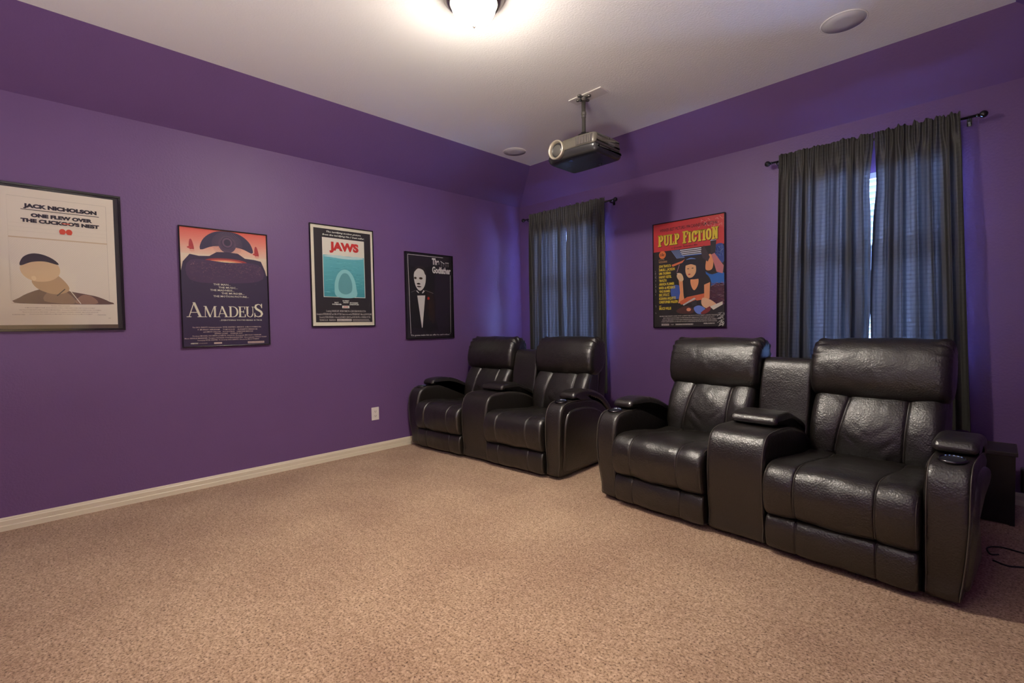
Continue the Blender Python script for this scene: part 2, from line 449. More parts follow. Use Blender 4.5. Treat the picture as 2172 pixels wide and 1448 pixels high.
# ------------------------------------------------------------------ curtain rods and curtains
RODZ = 2.513; RODY = -.085
def rod(x0, x1, label):
    t = empty('curtain_rod', ((x0 + x1) / 2, RODY, RODZ)); tag(t, label, 'curtain rod', 'curtain rods over the windows')
    h = (x1 - x0) / 2
    k = MB(); k.lathe([(.0085, -h + .02), (.0085, h - .02)], axis='x', n=16); k.build('rod', BLACKM, t, True)
    for s in (-1, 1):
        k = MB(); pr = [(.006, 0), (.011, .004), (.011, .010), (.008, .016)]
        c = .036; rr = .0225
        pr += [(rr * math.sin(a), c - rr * math.cos(a)) for a in [R(20 + 12 * q) for q in range(14)]]
        k.lathe([(p[0], s * (p[1] + h - .022)) for p in pr], axis='x', n=20)
        o = k.build('finial', BLACKM, t, True)
    for s in (-1, 1):
        k = MB(); bx = s * (h - .055)
        k.box((bx - .006, .0, -.020), (bx + .006, -RODY - .001, -.010)); k.box((bx - .012, -RODY - .006, -.035), (bx + .012, -RODY, .02))
        k.tube([(bx, -.010, .0), (bx, -.007, -.010), (bx, 0, -.014), (bx, .008, -.009), (bx, .011, 0)], .0035)
        k.build('bracket', BLACKM, t)
rod(.155, 1.462, 'black curtain rod with ball finials nearest the room corner')
rod(2.965, 4.222, 'black curtain rod with ball finials over the right window')

def curtain(xa0, xa1, xb0, xb1, zb, nf, seed, label, amp=.030, edge=None):
    """top edge xa0..xa1, bottom edge xb0..xb1"""
    nu, nv = 150, 70; v = []; f = []; zt = RODZ
    rng = random.Random(seed)
    ph = [rng.uniform(0, 6.28) for _ in range(4)]
    o0 = Vector(((xa0 + xa1) / 2, RODY, RODZ))
    def fold(u, h):
        w = u + .035 * noise.noise(Vector((u * 4, seed, h * .5))) * 1.5
        p = 2 * math.pi * nf * w + ph[0]
        a = math.sin(p) + .35 * math.sin(2.3 * p + ph[1] + h) + .25 * noise.noise(Vector((u * 30, seed + 3, h * 1.2)))
        return a, math.cos(p)
    for j in range(nv + 1):
        s = j / nv
        if s < .10: z = zt + .045 - s / .10 * .09; h = 0          # header and rod pocket
        else: h = (s - .10) / .90; z = (zt - .045) + (zb - (zt - .045)) * h
        for i in range(nu + 1):
            u = i / nu
            g = 1 / (1 + math.exp(-(h - .03) * 60))
            x = (xa0 + (xa1 - xa0) * u) * (1 - h) + (xb0 + (xb1 - xb0) * u) * h
            if edge: x += edge(u, h, z)
            a, c = fold(u, h)
            ru = math.sin(2 * math.pi * nf * 2.6 * u + ph[2]) + .8 * noise.noise(Vector((u * 40, seed, 0)))
            y = -.022 - (1 - g) * .007 * ru * (1 if h < .001 else 1) - g * (amp * (a * .75 + .2) * min(1, .45 + h * 1.6))
            x += c * .006 * g
            zz = z
            if s < .05:
                q = (1 - s / .05)
                zz += q * (.022 * noise.noise(Vector((u * 15, seed + 9, 0))) + .016 * noise.noise(Vector((u * 36, seed + 5, 0))))
                y += q * .020 * noise.noise(Vector((u * 30, seed + 7, 1)))
            if j == nv: zz += .004 * noise.noise(Vector((u * 6, seed, 2)))
            v.append((x - o0.x, min(y, -.0105), zz - o0.z))
    for j in range(nv):
        for i in range(nu):
            a = j * (nu + 1) + i; f.append((a, a + nu + 1, a + nu + 2, a + 1))   # front faces the room
    me = D.meshes.new('curtain_panel'); me.from_pydata(v, [], f); me.update(); me.shade_smooth()
    o = link('curtain', me, FABRIC); o.location = o0
    tag(o, label, 'curtain', 'dark curtain panels on the rods')
    return o
def gap2(sign):
    def e(u, h, z):
        k = u ** 8 if sign < 0 else (1 - u) ** 8
        w = 0
        if z > 1.55: w = .013 * math.exp(-((z - 2.17) / .17) ** 2) + .0035 * ramp(z, 2.46, 2.40)
        else: w = -.002
        if z < 1.25: w = .007 * min(1, (1.25 - z) / .25)
        if 1.55 < z < 1.75: w -= .004
        return sign * w * k
    return e
def gap1(sign):
    def e(u, h, z):
        k = u ** 8 if sign < 0 else (1 - u) ** 8
        w = .006 * math.exp(-((z - 2.22) / .12) ** 2) + .0028 * ramp(z, 2.46, 2.40)
        if z < 1.5: w += .003
        return sign * w * k
    return e
curtain(.262, .838, .285, .850, .463, 7.5, 3, 'dark curtain panel nearest the room corner, its top gathered on the rod', edge=gap1(-1))
curtain(.841, 1.362, .853, 1.385, .463, 7, 8, 'dark curtain panel right of the narrow light gap, behind the far loveseat', edge=gap1(1))
curtain(3.040, 3.668, 3.030, 3.650, .463, 7.5, 14, 'dark curtain panel left of the bright gap, right of the red poster', edge=gap2(-1))
curtain(3.672, 4.128, 3.654, 4.20, .463, 6, 21, 'dark curtain panel right of the bright gap, flaring towards the bottom', edge=gap2(1))

# ------------------------------------------------------------------ ceiling lamp and speakers
lx, ly = 2.25, -2.665
lamp = empty('ceiling_lamp', (lx, ly, H2)); tag(lamp, 'round flush ceiling lamp with nickel ring, lit, at the top edge of view', 'ceiling lamp')
k = MB(); k.lathe([(.160, -.001), (.172, -.012), (.170, -.028), (.155, -.040), (.150, -.052), (.138, -.060), (.128, -.062), (.128, -.050), (.02, -.045), (.02, -.001)], n=64)
k.build('ring', NICKEL, lamp, True)
def glow():
    m = mat('lit_glass_bowl', (.8, .8, .8), .3, emit=LAMP_COLOR[:3], estr=LAMP_STRENGTH); nt = m.node_tree
    tc = nt.nodes.new('ShaderNodeTexCoord'); sp = nt.nodes.new('ShaderNodeSeparateXYZ'); mr = nt.nodes.new('ShaderNodeMapRange')
    nt.links.new(tc.outputs['Object'], sp.inputs['Vector']); nt.links.new(sp.outputs['Z'], mr.inputs['Value'])
    for k, v in (('From Min', -.098), ('From Max', -.165), ('To Min', .03 * LAMP_STRENGTH), ('To Max', 2.3 * LAMP_STRENGTH)): mr.inputs[k].default_value = v
    nt.links.new(mr.outputs['Result'], nt.nodes['Principled BSDF'].inputs['Emission Strength'])   # frosted bowl, bulbs sit low in it
    return m
GLOW = glow()
k = MB(); k.lathe([(.125 * math.cos(a), -.055 - .112 * math.sin(a)) for a in [R(5 * q) for q in range(0, 18)]] + [(.004, -.167)], n=48)
k.build('glass_bowl', GLOW, lamp, True)
k = MB(); k.lathe([(.004, -.165), (.010, -.170), (.012, -.176), (.008, -.183), (.004, -.188), (.001, -.189)], n=20)
k.build('finial', NICKEL, lamp, True)

for x, y, lb in ((3.625, -.845, 'round white ceiling speaker grille above the right window'), (.690, -.775, 'round white ceiling speaker grille in the far ceiling corner')):
    s = empty('ceiling_speaker', (x, y, H2)); tag(s, lb, 'speaker', 'in-ceiling speakers')
    k = MB(); k.lathe([(.124, -.0005), (.124, -.004), (.119, -.006), (.117, -.004)], n=64); k.build('rim', WHITEC, s, True)
    k = MB(); k.lathe([(.117, -.001), (.117, -.0045), (.05, -.0055), (.001, -.0055)], n=64)
    k.build('grille', mat('speaker_grille', (.66, .65, .66), .6, bump=(900, .3, .001, 1)), s, True)

# ------------------------------------------------------------------ outlets
def outlet(loc, rz, label):
    t = empty('wall_outlet', loc, rz); tag(t, label, 'outlet', 'wall outlets')
    box('cover_plate', (-.040, -.006, -.063), (.040, 0, .063), WHITEP, t, .003)
    for z in (.022, -.022):
        f = MB(); f.box((-.017, -.0085, z - .015), (.017, -.006, z + .015)); f = f.build('socket', WHITEP, t, bevel=.003)
        k = MB(); k.box((-.009, -.0092, z - .003), (-.006, -.0085, z + .008)); k.box((.006, -.0092, z - .003), (.009, -.0085, z + .008)); k.box((-.003, -.0092, z - .011), (.003, -.0085, z - .006))
        k.build('slots', SLOT, f)
outlet((0, -2.094, .372), R(90), 'white duplex wall outlet low on the left wall')
outlet((1.535, 0, .372), 0, 'white wall outlet below the red poster, mostly hidden by the near loveseat')

# ------------------------------------------------------------------ reclining loveseats
def seams(xs, depth=.010, w=.010, puff=.012, edges=None):
    """xs(z) -> list of seam x; puff: swelling between neighbours"""
    def f(x, y, z):
        X = xs(z) if callable(xs) else xs
        s = sum(depth * math.exp(-((x - q) / w) ** 2) for q in X)
        B = [edges[0]] + list(X) + [edges[1]]
        for a, b in zip(B, B[1:]):
            if a <= x <= b:
                t = (x - a) / (b - a); s -= puff * (max(0, math.sin(math.pi * t)) ** .5)
        return s
    return f

ARM = [(.040, .020), (.016, .12), (-.002, .28), (-.004, .42), (.012, .52), (.052, .582), (.115, .603), (.22, .606), (.34, .602), (.48, .580), (.62, .530), (.76, .445), (.87, .345), (.94, .24), (.965, .12), (.95, .02), (.7, .012), (.35, .012)]
PAD = [(.200, .618), (.196, .645), (.222, .668), (.30, .678), (.40, .676), (.52, .652), (.66, .596), (.80, .510), (.90, .425), (.958, .352), (.945, .322), (.90, .345), (.80, .430), (.66, .525), (.52, .585), (.40, .610), (.28, .614)]
SEAT = [(.030, .208), (-.022, .225), (-.046, .29), (-.048, .37), (-.022, .435), (.040, .468), (.14, .470), (.32, .450), (.52, .428), (.66, .425), (.70, .36), (.60, .27), (.3, .21), (.12, .20)]
FOOT = [(.015, .030), (-.012, .050), (-.022, .11), (-.018, .165), (.005, .200), (.07, .202), (.10, .12), (.08, .03)]
BACK = [(.69, .385), (.632, .43), (.618, .50), (.632, .59), (.668, .68), (.722, .755), (.78, .80), (.84, .81), (.86, .70), (.83, .52), (.79, .40)]
HEAD = [(.815, .742), (.745, .750), (.700, .785), (.682, .860), (.694, .950), (.732, 1.035), (.795, 1.082), (.875, 1.086), (.935, 1.050), (.958, .97), (.95, .88), (.905, .79)]
SHELL = [(.79, .33), (.80, .50), (.85, .70), (.88, .90), (.90, 1.02), (.945, 1.045), (.985, 1.00), (.985, .80), (.955, .55), (.93, .33)]
CBACK = [(.70, .46), (.688, .56), (.705, .70), (.738, .86), (.765, .935), (.805, .966), (.86, .962), (.90, .92), (.92, .78), (.91, .5)]
PANEL = [(.085, .060), (.060, .18), (.052, .34), (.060, .44), (.095, .510), (.16, .540), (.30, .543), (.46, .520), (.60, .465), (.73, .385), (.83, .29), (.88, .19), (.89, .07), (.6, .045), (.3, .045)]

CUPC = D.materials.new('cup_light'); CUPC.use_nodes = True
CUPC.node_tree.nodes['Principled BSDF'].inputs['Emission Color'].default_value = (.12, .35, 1, 1)
CUPC.node_tree.nodes['Principled BSDF'].inputs['Emission Strength'].default_value = .5
CHROME = mat('dark_chrome', (.10, .10, .11), .18, metal=1)

def sofa(loc, rz, label):
    t = empty('reclining_loveseat', loc, rz)
    tag(t, label, 'loveseat', 'black leather reclining loveseats')
    box('base', (-.86, .10, .0), (.86, .90, .06), BLACKP, t)
    pad_in = lambda y0: (lambda x, y, z: .006 * math.exp(-((y - .425) / .008) ** 2) - .004 * (1 if y < .42 else 0))
    for s in (-1, 1):
        def wp(x, y, z, s=s):
            q = ramp(z, .40, .02) ** 1.5
            return (x - s * (.035 * q + .085 * ramp(y, .45, .97) ** 2) * ramp(s * x, .80, .96), y, z)
        a, b = (.80, .957) if s > 0 else (-.957, -.80)
        am = loft('arm', ARM, a, b, .028, LEATHER, t, nx=10, n=90, warp=wp, wr=.0025, seed=s * 3)
        a, b = (.930, .973) if s > 0 else (-.973, -.930)
        loft('side_panel', PANEL, a, b, .020, LEATHER, t, nx=6, n=70, warp=wp, wr=.002, seed=s)
        for e in (.944 * s, .813 * s):
            P = pick(skin_path(ARM, e, .0045), lambda p: p.z > .03 and p.y < .93)
            if abs(e) > .9: P = [Vector(wp(p.x + s * .006, p.y, p.z)) for p in P]
            pipe(am, P, .0030)
        a, b = (.792, .966) if s > 0 else (-.966, -.792)
        def pin(x, y, z):
            q = .007 * math.exp(-((y - .43) / .007) ** 2)
            if y > .44: q += .0022 * math.sin(y * 190)
            return q
        loft('arm_pad', PAD, a + .008, b - .008, .026, LEATHER, t, nx=10, n=110, wr=.002, seed=5 + s, inset=pin, warp=wp)
        cx = .882 * s
        ch = MB(); ch.lathe([(.047, -.004), (.051, .002), (.049, .008), (.044, .009), (.040, .004), (.040, .0035)], n=40)
        ch = ch.build('cup_holder', CHROME, t, True); ch.location = (cx, .118, .602); ch.rotation_euler = (R(6), 0, 0)
        k = MB(); k.lathe([(.041, .0035), (.040, .0045), (.02, .0045), (.001, .0045)], n=32); k.build('cup_well', BLACKP, ch)
        for q in range(5):
            an = R(50 + 20 * q)
            g = MB(); g.box((-.0025, -.0008, -.0008), (.0025, .0008, .0008)); g = g.build('cup_light', CUPC, ch)
            g.location = (.0405 * math.cos(an), .0405 * math.sin(an), .0078); g.rotation_euler = (0, 0, an + R(90))
    # centre console
    cn = loft('console', ARM, -.160, .160, .024, LEATHER, t, nx=14, n=90, wr=.0025, seed=11)
    for e in (-.148, .148): pipe(cn, pick(skin_path(ARM, e, .0030), lambda p: p.z > .03 and p.y < .70))
    def pin(x, y, z): return .007 * math.exp(-((y - .47) / .007) ** 2)
    loft('console_pad', [(p[0] + .045 if p[0] < .5 else p[0], p[1]) for p in PAD if p[0] < .87] , -.135, .135, .026, LEATHER, t, nx=12, n=100, wr=.002, seed=15, inset=pin)
    loft('console_back', CBACK, -.152, .152, .022, LEATHER, t, nx=12, n=70, wr=.002, seed=16)
    # two seats
    for s in (-1, 1):
        c = .481 * s; x0, x1 = c - .316, c + .316; sd = 20 + 7 * s
        sx = [c - .168, c + .162]
        st = loft('seat', SEAT, x0, x1, .026, LEATHER, t, nx=70, n=80, inset=seams(sx, .005, .0045, .008, (x0, x1)), wr=.006, seed=sd, dense=sx)
        for q in sx + [x0 + .010, x1 - .010]:
            pipe(st, pick(skin_path(SEAT, q, .0035 if q in sx else .0045), lambda p: p.z > .215 and p.y < .62 and (p.y < .1 or p.z > .40)), .0026)
        loft('footrest', FOOT, x0 + .004, x1 - .004, .016, LEATHER, t, nx=60, n=50, inset=seams(sx, .004, .004, .005, (x0, x1)), wr=.004, seed=sd + 1, dense=sx)
        def bs(z, c=c): k = ramp(z, .40, .80); return [c - .180 + .070 * k, c + .145 + .012 * k]
        base_in = seams(bs, .005, .006, .020, (x0, x1))
        def bin_(x, y, z, c=c, f=base_in, sd=sd):
            v = f(x, y, z); a = abs(x - c)
            if a < .13:   # pulls running diagonally over the lower centre panel
                e = abs(math.sin((z * 1.0 - abs(x - c) * .8) * 34 + sd)) ** 6
                v += .007 * e * ramp(z, .64, .50) * ramp(a, .13, .09) * ramp(a, .0, .07) * (1 if y < .8 else 0)
            return v
        bk = loft('backrest', BACK, x0 + .008, x1 - .008, .045, LEATHER, t, nx=130, n=80, inset=bin_, wr=.005, seed=sd + 2)
        for j in (0, 1): pipe(bk, pick(skin_path(BACK, lambda z, j=j: bs(z)[j], .0030), lambda p: p.y < .76 and p.z > .40), .0024)
        def hin(x, y, z, x0=x0, x1=x1, sd=sd):
            d = min(x - x0, x1 - x) + .01
            an = math.atan2(z - .91, y - .83)
            v = -.012 * math.sin(math.pi * ramp(x, x0, x1))
            v += (.012 * math.sin(an * 19 + sd) + .008 * math.sin(an * 31 + 2 * sd)) * math.exp(-(d / .050) ** 2) * (.08 + .92 * ramp(z, .93, 1.03) * ramp(y, .68, .76))
            return v
        loft('headrest', HEAD, x0 - .012, x1 + .012, .048, LEATHER, t, nx=80, n=90, inset=hin, wr=.0045, seed=sd + 3)
        loft('back_shell', SHELL, x0 + .012, x1 - .012, .022, LEATHER, t, nx=12, n=60, wr=.003, seed=sd + 4)
    return t
s2 = sofa((3.298, -1.755, 0), R(-3.7), 'black leather reclining loveseat under the right window, nearer the camera')
s1 = copy_tree(s2)
s1.location = (1.006, -1.684, 0); s1.rotation_euler = (0, 0, R(3.7))
s1['label'] = 'black leather reclining loveseat in the room corner, farther from the camera'

# ------------------------------------------------------------------ projector and its ceiling mount
PGREY = mat('projector_shell', (.135, .120, .098), .38, metal=.25, spec=.6)
PDARK = mat('projector_dark_shell', (.035, .034, .036), .25, metal=.2, spec=.6)
PSILV = mat('projector_lens_ring', (.55, .50, .40), .3, metal=.6)
GREYM = mat('grey_mount_metal', (.17, .16, .145), .4, metal=.6)
px, py = 1.905, -1.205
pj = empty('projector', (px, py, 2.53)); tag(pj, 'dark grey video projector hanging from the ceiling pole', 'projector')
def pwarp(x, y, z):
    q = (x / .25)
    yy = y + (.030 * q * q if y < 0 else -.012 * q * q)
    return (x, yy, z)
LOW = [(-.185, .012), (-.198, .040), (-.200, .062), (-.199, .068), (-.192, .072), (-.17, .072), (0, .072), (.17, .072), (.192, .072), (.200, .066), (.202, .040), (.190, .012), (.16, .001), (.12, .000), (0, 0), (-.12, .000), (-.15, .001)]
UP = [(-.17, .066), (-.192, .067), (-.199, .072), (-.200, .11), (-.192, .140), (-.170, .155), (0, .160), (.165, .155), (.185, .13), (.190, .072), (.182, .067), (.16, .066), (0, .066)]
loft('lower_shell', LOW, -.245, .248, .035, PDARK, pj, nx=24, n=90, warp=pwarp)
loft('upper_shell', UP, -.240, .240, .028, PGREY, pj, nx=24, n=90, warp=pwarp)
k = MB(); k.lathe([(.066, .03), (.074, -.010), (.077, -.030), (.073, -.038), (.064, -.037), (.058, -.020), (.055, 0)], axis='y', n=48)
lr = k.build('lens_ring', PSILV, pj, True); lr.location = (-.112, -.190, .086)
k = MB(); k.lathe([(.056, -.006), (.056, -.012), (.046, -.020), (.046, -.006)], axis='y', n=40); k.build('lens_barrel', PDARK, lr, True)
k = MB(); k.lathe([(.046 * math.cos(a), -.014 - .010 * math.sin(a)) for a in [R(15 * q) for q in range(6)]] + [(.0005, -.0242)], axis='y', n=40)
k.build('lens', mat('lens_glass', (.09, .085, .075), .22, spec=.8), lr, True)
k = MB(); kb = MB()
for q in range(10):
    x = .072 + q * .0140; y = -.2 + .030 * ((x + .007) / .25) ** 2
    k.box((x, y - .0035, .076), (x + .0140, y + .02, .136))
    if q < 9: kb.box((x + .0100, y - .0060, .078), (x + .0132, y + .01, .134))
vn = k.build('vent', SLOT, pj); kb.build('vent_bars', mat('vent_bars', (.22, .20, .17), .4), vn)
k = MB(); k.poly([(-.055, -.12, 0), (-.020, -.135, 0), (-.022, -.10, 0)]); o = k.build('blue_triangle', mat('plain_blue', (.10, .20, .45), .4), pj); o.location = (0, -.01, -.0012)  # small flat blue triangle on the underside
k = MB()
for q, (w, z) in enumerate(((.05, .11), (.09, .105), (.09, .095), (.08, .085))):
    y = -.14 if q == 0 else 0; k.box((.2405, y, z), (.2412, y + w, z + .004))
k.build('side_markings', mat('pale_print', (.30, .29, .28), .5), pj)
k = MB(); k.lathe([(.012, .004), (.014, -.004), (.010, -.008)], n=20); o = k.build('foot', BLACKP, pj, True); o.location = (.08, .12, 0)
box('side_cover', (-.224, -.1840, .075), (-.190, -.165, .135), PSILV, pj, .006)
mt = empty('projector_mount', (1.940, -1.245, H2)); tag(mt, 'grey ceiling pole mount on a white plate holding the projector', 'mount')
k = MB(); k.box((-.125, -.035, -.010), (.190, .080, -.0005)); k.build('ceiling_plate', WHITEP, mt, bevel=.002)
k = MB()
k.box((-.055, -.012, -.022), (.055, .012, -.008)); k.box((-.012, -.055, -.022), (.012, .055, -.008))
for x, y in ((.055, 0), (-.055, 0), (0, .055), (0, -.055)): k.lathe([(.014, -.008), (.016, -.016), (.014, -.024)], c=(x, y, 0), n=18)
k.lathe([(.030, -.018), (.028, -.030), (.020, -.040)], n=24)
k.build('star_bracket', GREYM, mt, bevel=.002)
k = MB(); k.lathe([(.0165, -.02), (.0165, -.150), (.0175, -.150), (.0175, -.172), (.0150, -.172), (.0150, -.300)], n=28); k.build('pole', GREYM, mt, True)
k = MB(); k.lathe([(.019, -.128), (.020, -.132), (.020, -.148), (.019, -.152)], n=28); k.build('collar', GREYM, mt, True)
k = MB(); k.lathe([(.024, -.292), (.026, -.304), (.05, -.312), (.052, -.322), (.02, -.325)], n=28)
for a in (30, 150, 215, 325):
    ca, sa = math.cos(R(a)), math.sin(R(a)); k.tube([(.03 * ca, .03 * sa, -.318), (.10 * ca, .10 * sa, -.330), (.13 * ca, .10 * sa, -.352)], .007)
k.build('lower_bracket', BLACKM, mt)
k = MB(); k.lathe([(.004, -.03), (.010, -.034), (.010, -.044), (.006, -.048)], axis='y', n=16, c=(0, 0, -.045)); k.build('knob', BLACKP, mt, True)

# ------------------------------------------------------------------ framed posters
PC = {}
def pcol(c):
    if c not in PC: PC[c] = mat('print_%02x%02x%02x' % c, tuple(min(.9, q * 1.38) for q in srgb(*c)), .55)
    return PC[c]
class Art:
    """flat print: polygons in poster metres, each colour a material slot, later shapes a hair higher"""
    def __init__(s): s.k = MB(); s.cols = []; s.n = 0
    def ci(s, c):
        if c not in s.cols: s.cols.append(c)
        return s.cols.index(c)
    def poly(s, pts, c, step=True):
        if step: s.n += 1
        z = s.n * .00004; s.k.poly([(p[0], p[1], z) for p in pts], s.ci(c))
    def rect(s, u0, v0, u1, v1, c, step=True): s.poly([(u0, v0), (u1, v0), (u1, v1), (u0, v1)], c, step)
    def line(s, a, b, w, c, step=False):
        d = Vector((b[0] - a[0], b[1] - a[1])); n = Vector((-d.y, d.x)).normalized() * w / 2
        s.poly([(a[0] - n.x, a[1] - n.y), (b[0] - n.x, b[1] - n.y), (b[0] + n.x, b[1] + n.y), (a[0] + n.x, a[1] + n.y)], c, step)
    def ell(s, cx, cy, rx, ry, c, a0=0, a1=360, rot=0, n=28):
        P = []
        for i in range(n + (a1 - a0 < 360)):
            a = R(a0 + (a1 - a0) * i / n); x, y = rx * math.cos(a), ry * math.sin(a)
            P.append((cx + x * math.cos(R(rot)) - y * math.sin(R(rot)), cy + x * math.sin(R(rot)) + y * math.cos(R(rot))))
        s.poly(P, c)
    def blob(s, pts, c):
        s.poly([(p.x, p.y) for p in closed_curve(pts, 5 * len(pts))], c)
    def grad(s, u0, v0, u1, v1, ca, cb, n=10):
        s.n += 1
        for i in range(n):
            t = (i + .5) / n; c = tuple(int(a + (b - a) * t) for a, b in zip(ca, cb))
            s.rect(u0, v0 + (v1 - v0) * i / n, u1, v0 + (v1 - v0) * (i + 1) / n, c, False)
    def text(s, body, u0, u1, v, h, c, bold=0.0, shear=0.0, step=True, narrow=None):
        """one line of lettering between u0 and u1, base line v, cap height h"""
        if step: s.n += 1
        cu = D.curves.new('t', 'FONT'); cu.body = body; cu.resolution_u = 1 if h < .02 else 4; cu.offset = bold; cu.shear = shear
        ob = D.objects.new('t', cu); me = D.meshes.new_from_object(ob)
        xs = [q.co.x for q in me.vertices]; a, b = min(xs), max(xs); kx = (u1 - u0) / (b - a); ky = h / (.69 + bold * 2)
        ci = s.ci(c); z = s.n * .00004; n0 = len(s.k.v)
        s.k.v += [(u0 + (q.co.x - a) * kx, v + (q.co.y + bold) * ky, z) for q in me.vertices]
        for p in me.polygons: s.k.f.append(tuple(n0 + i for i in p.vertices)); s.k.mi.append(ci)
        D.objects.remove(ob); D.curves.remove(cu); D.meshes.remove(me)
    def glyphs(s, word, u0, u1, v, h, c, tw, th, sh, gap=.06, tall=None, step=True, dx=0, dy=0):
        """serif lettering built stroke by stroke; tall: {index: (scale, drop)}"""
        if step: s.n += 1
        items = []; x = 0
        for i, chx in enumerate(word):
            sc, dr = (tall or {}).get(i, (1, 0))
            if chx == ' ': x += .35; continue
            ps, w = glyph(chx, tw, th, sh); items.append((ps, x, sc, dr)); x += w * sc + gap
        k = (u1 - u0) / (x - gap)
        for ps, ox, sc, dr in items:
            for p in ps: s.poly([(u0 + (ox + q[0] * sc) * k + dx, v + (q[1] * sc + dr) * h + dy) for q in p], c, False)
    def build(s, name, parent, z):
        o = s.k.build(name, [pcol(c) for c in s.cols], parent); o.location = (0, 0, z); return o

def ring_arc(cx, cy, rx, ry, tx, ty, a0, a1, n=12):
    ps = []
    for i in range(n):
        a, b = R(a0 + (a1 - a0) * i / n), R(a0 + (a1 - a0) * (i + 1) / n)
        o = lambda q, k: (cx + (rx - tx * k) * math.cos(q), cy + (ry - ty * k) * math.sin(q))
        ps.append([o(a, 0), o(b, 0), o(b, 1), o(a, 1)])
    return ps
def glyph(ch, tw, th, sh):
    def rc(a, b, c, d): return [(a, b), (c, b), (c, d), (a, d)]
    def sg(p, q, w): return [(p[0] - w / 2, p[1]), (p[0] + w / 2, p[1]), (q[0] + w / 2, q[1]), (q[0] - w / 2, q[1])]
    s = .07  # serif overhang
    if ch == 'A': return [sg((.13, 0), (.45, 1), th), sg((.44, 1), (.80, 0), tw), rc(.26, .30, .66, .30 + th * .8), rc(0, 0, .27, sh), rc(.62, 0, .98, sh)], .98
    if ch == 'M': return [sg((.13, 0), (.15, 1), th), sg((.17, 1), (.52, 0), tw), sg((.50, 0), (.86, 1), th), sg((.90, 0), (.90, 1), tw), rc(0, 0, .27, sh), rc(.78, 0, 1.04, sh), rc(.02, 1 - sh, .2, 1), rc(.84, 1 - sh, 1.04, 1)], 1.05
    if ch == 'D': return [rc(s, 0, s + tw, 1), rc(0, 0, .4, sh), rc(0, 1 - sh, .4, 1)] + ring_arc(.36, .5, .44, .5, tw, max(th, sh), -90, 90), .80
    if ch == 'E': return [rc(s, 0, s + tw, 1), rc(0, 0, .6, sh), rc(0, 1 - sh, .58, 1), rc(s, .48, .45, .48 + th), rc(.43, .38, .45 + th * .5, .64), rc(.54, 0, .62, .26), rc(.52, .74, .59, 1)], .63
    if ch == 'U':
        w = .72
        return [rc(s, .3, s + tw, 1), rc(w - s - th, .3, w - s, 1), rc(0, 1 - sh, tw + 2 * s, 1), rc(w - 2 * s - th, 1 - sh, w, 1)] + ring_arc(w / 2, .32, w / 2 - s, .33, (tw + th) / 2, max(th, sh), 180, 360), w
    if ch == 'S':
        ps = []; P = [(.52, .76), (.46, .90), (.30, .955), (.14, .88), (.10, .74), (.18, .61), (.34, .51), (.48, .41), (.54, .26), (.47, .10), (.28, .04), (.12, .09), (.05, .24)]
        wd = [th, th, th, .8 * tw, tw, tw, tw, tw, tw, .8 * tw, th, th, th]
        for i in range(len(P) - 1):
            a, b = Vector(P[i]), Vector(P[i + 1]); p0 = Vector(P[max(i - 1, 0)]); p3 = Vector(P[min(i + 2, len(P) - 1)])
            n1 = (b - p0).normalized(); n2 = (p3 - a).normalized(); n1 = Vector((-n1.y, n1.x)) * wd[i] / 2; n2 = Vector((-n2.y, n2.x)) * wd[i + 1] / 2
            ps.append([tuple(a - n1), tuple(b - n2), tuple(b + n2), tuple(a + n1)])
        ps += [rc(.50, .68, .50 + th, 1), rc(.02, 0, .02 + th, .32)]
        return ps, .62
    if ch == 'P': return [rc(s, 0, s + tw, 1), rc(0, 0, tw + 2 * s, sh), rc(0, 1 - sh, .4, 1)] + ring_arc(.34, .70, .28, .30, tw * .9, max(th, sh) * .9, -90, 90) + [rc(s + tw, .40, .36, .40 + max(th, sh) * .9)], .62
    if ch == 'L': return [rc(s, 0, s + tw, 1), rc(0, 1 - sh, tw + 2 * s, 1), rc(0, 0, .56, sh), rc(.44, 0, .56, .30)], .57
    if ch == 'F': return [rc(s, 0, s + tw, 1), rc(0, 0, tw + 2 * s, sh), rc(0, 1 - sh, .58, 1), rc(.47, .68, .58, 1), rc(s, .46, .44, .46 + th)], .58
    if ch == 'I': return [rc(s, 0, s + tw, 1), rc(0, 0, tw + 2 * s, sh), rc(0, 1 - sh, tw + 2 * s, 1)], tw + 2 * s
    if ch == 'T': return [rc(.29 - tw / 2, 0, .29 + tw / 2, 1), rc(.29 - tw / 2 - s, 0, .29 + tw / 2 + s, sh), rc(0, 1 - sh, .58, 1), rc(0, .70, .10, 1), rc(.48, .70, .58, 1)], .58
    if ch == 'C': return ring_arc(.30, .62, .30, .38, tw, max(th, sh), 0, 180) + ring_arc(.30, .38, .30, .38, tw, max(th, sh), 180, 360) + [rc(0, .36, tw, .64), rc(.60 - tw * .8, .30, .60, .40), rc(.60 - tw * .8, .60, .60, .98)], .60
    if ch == 'O': return ring_arc(.31, .62, .31, .38, tw, max(th, sh), 0, 180) + ring_arc(.31, .38, .31, .38, tw, max(th, sh), 180, 360) + [rc(0, .36, tw, .64), rc(.62 - tw, .36, .62, .64)], .62
    if ch == 'N': return [rc(s, 0, s + th, 1), rc(.66 - s - th, 0, .66 - s, 1), sg((.17, 1), (.50, 0), tw), rc(0, 0, th + 2 * s, sh), rc(0, 1 - sh, .26, 1), rc(.66 - 2 * s - th, 1 - sh, .66, 1)], .66
    return [], .4

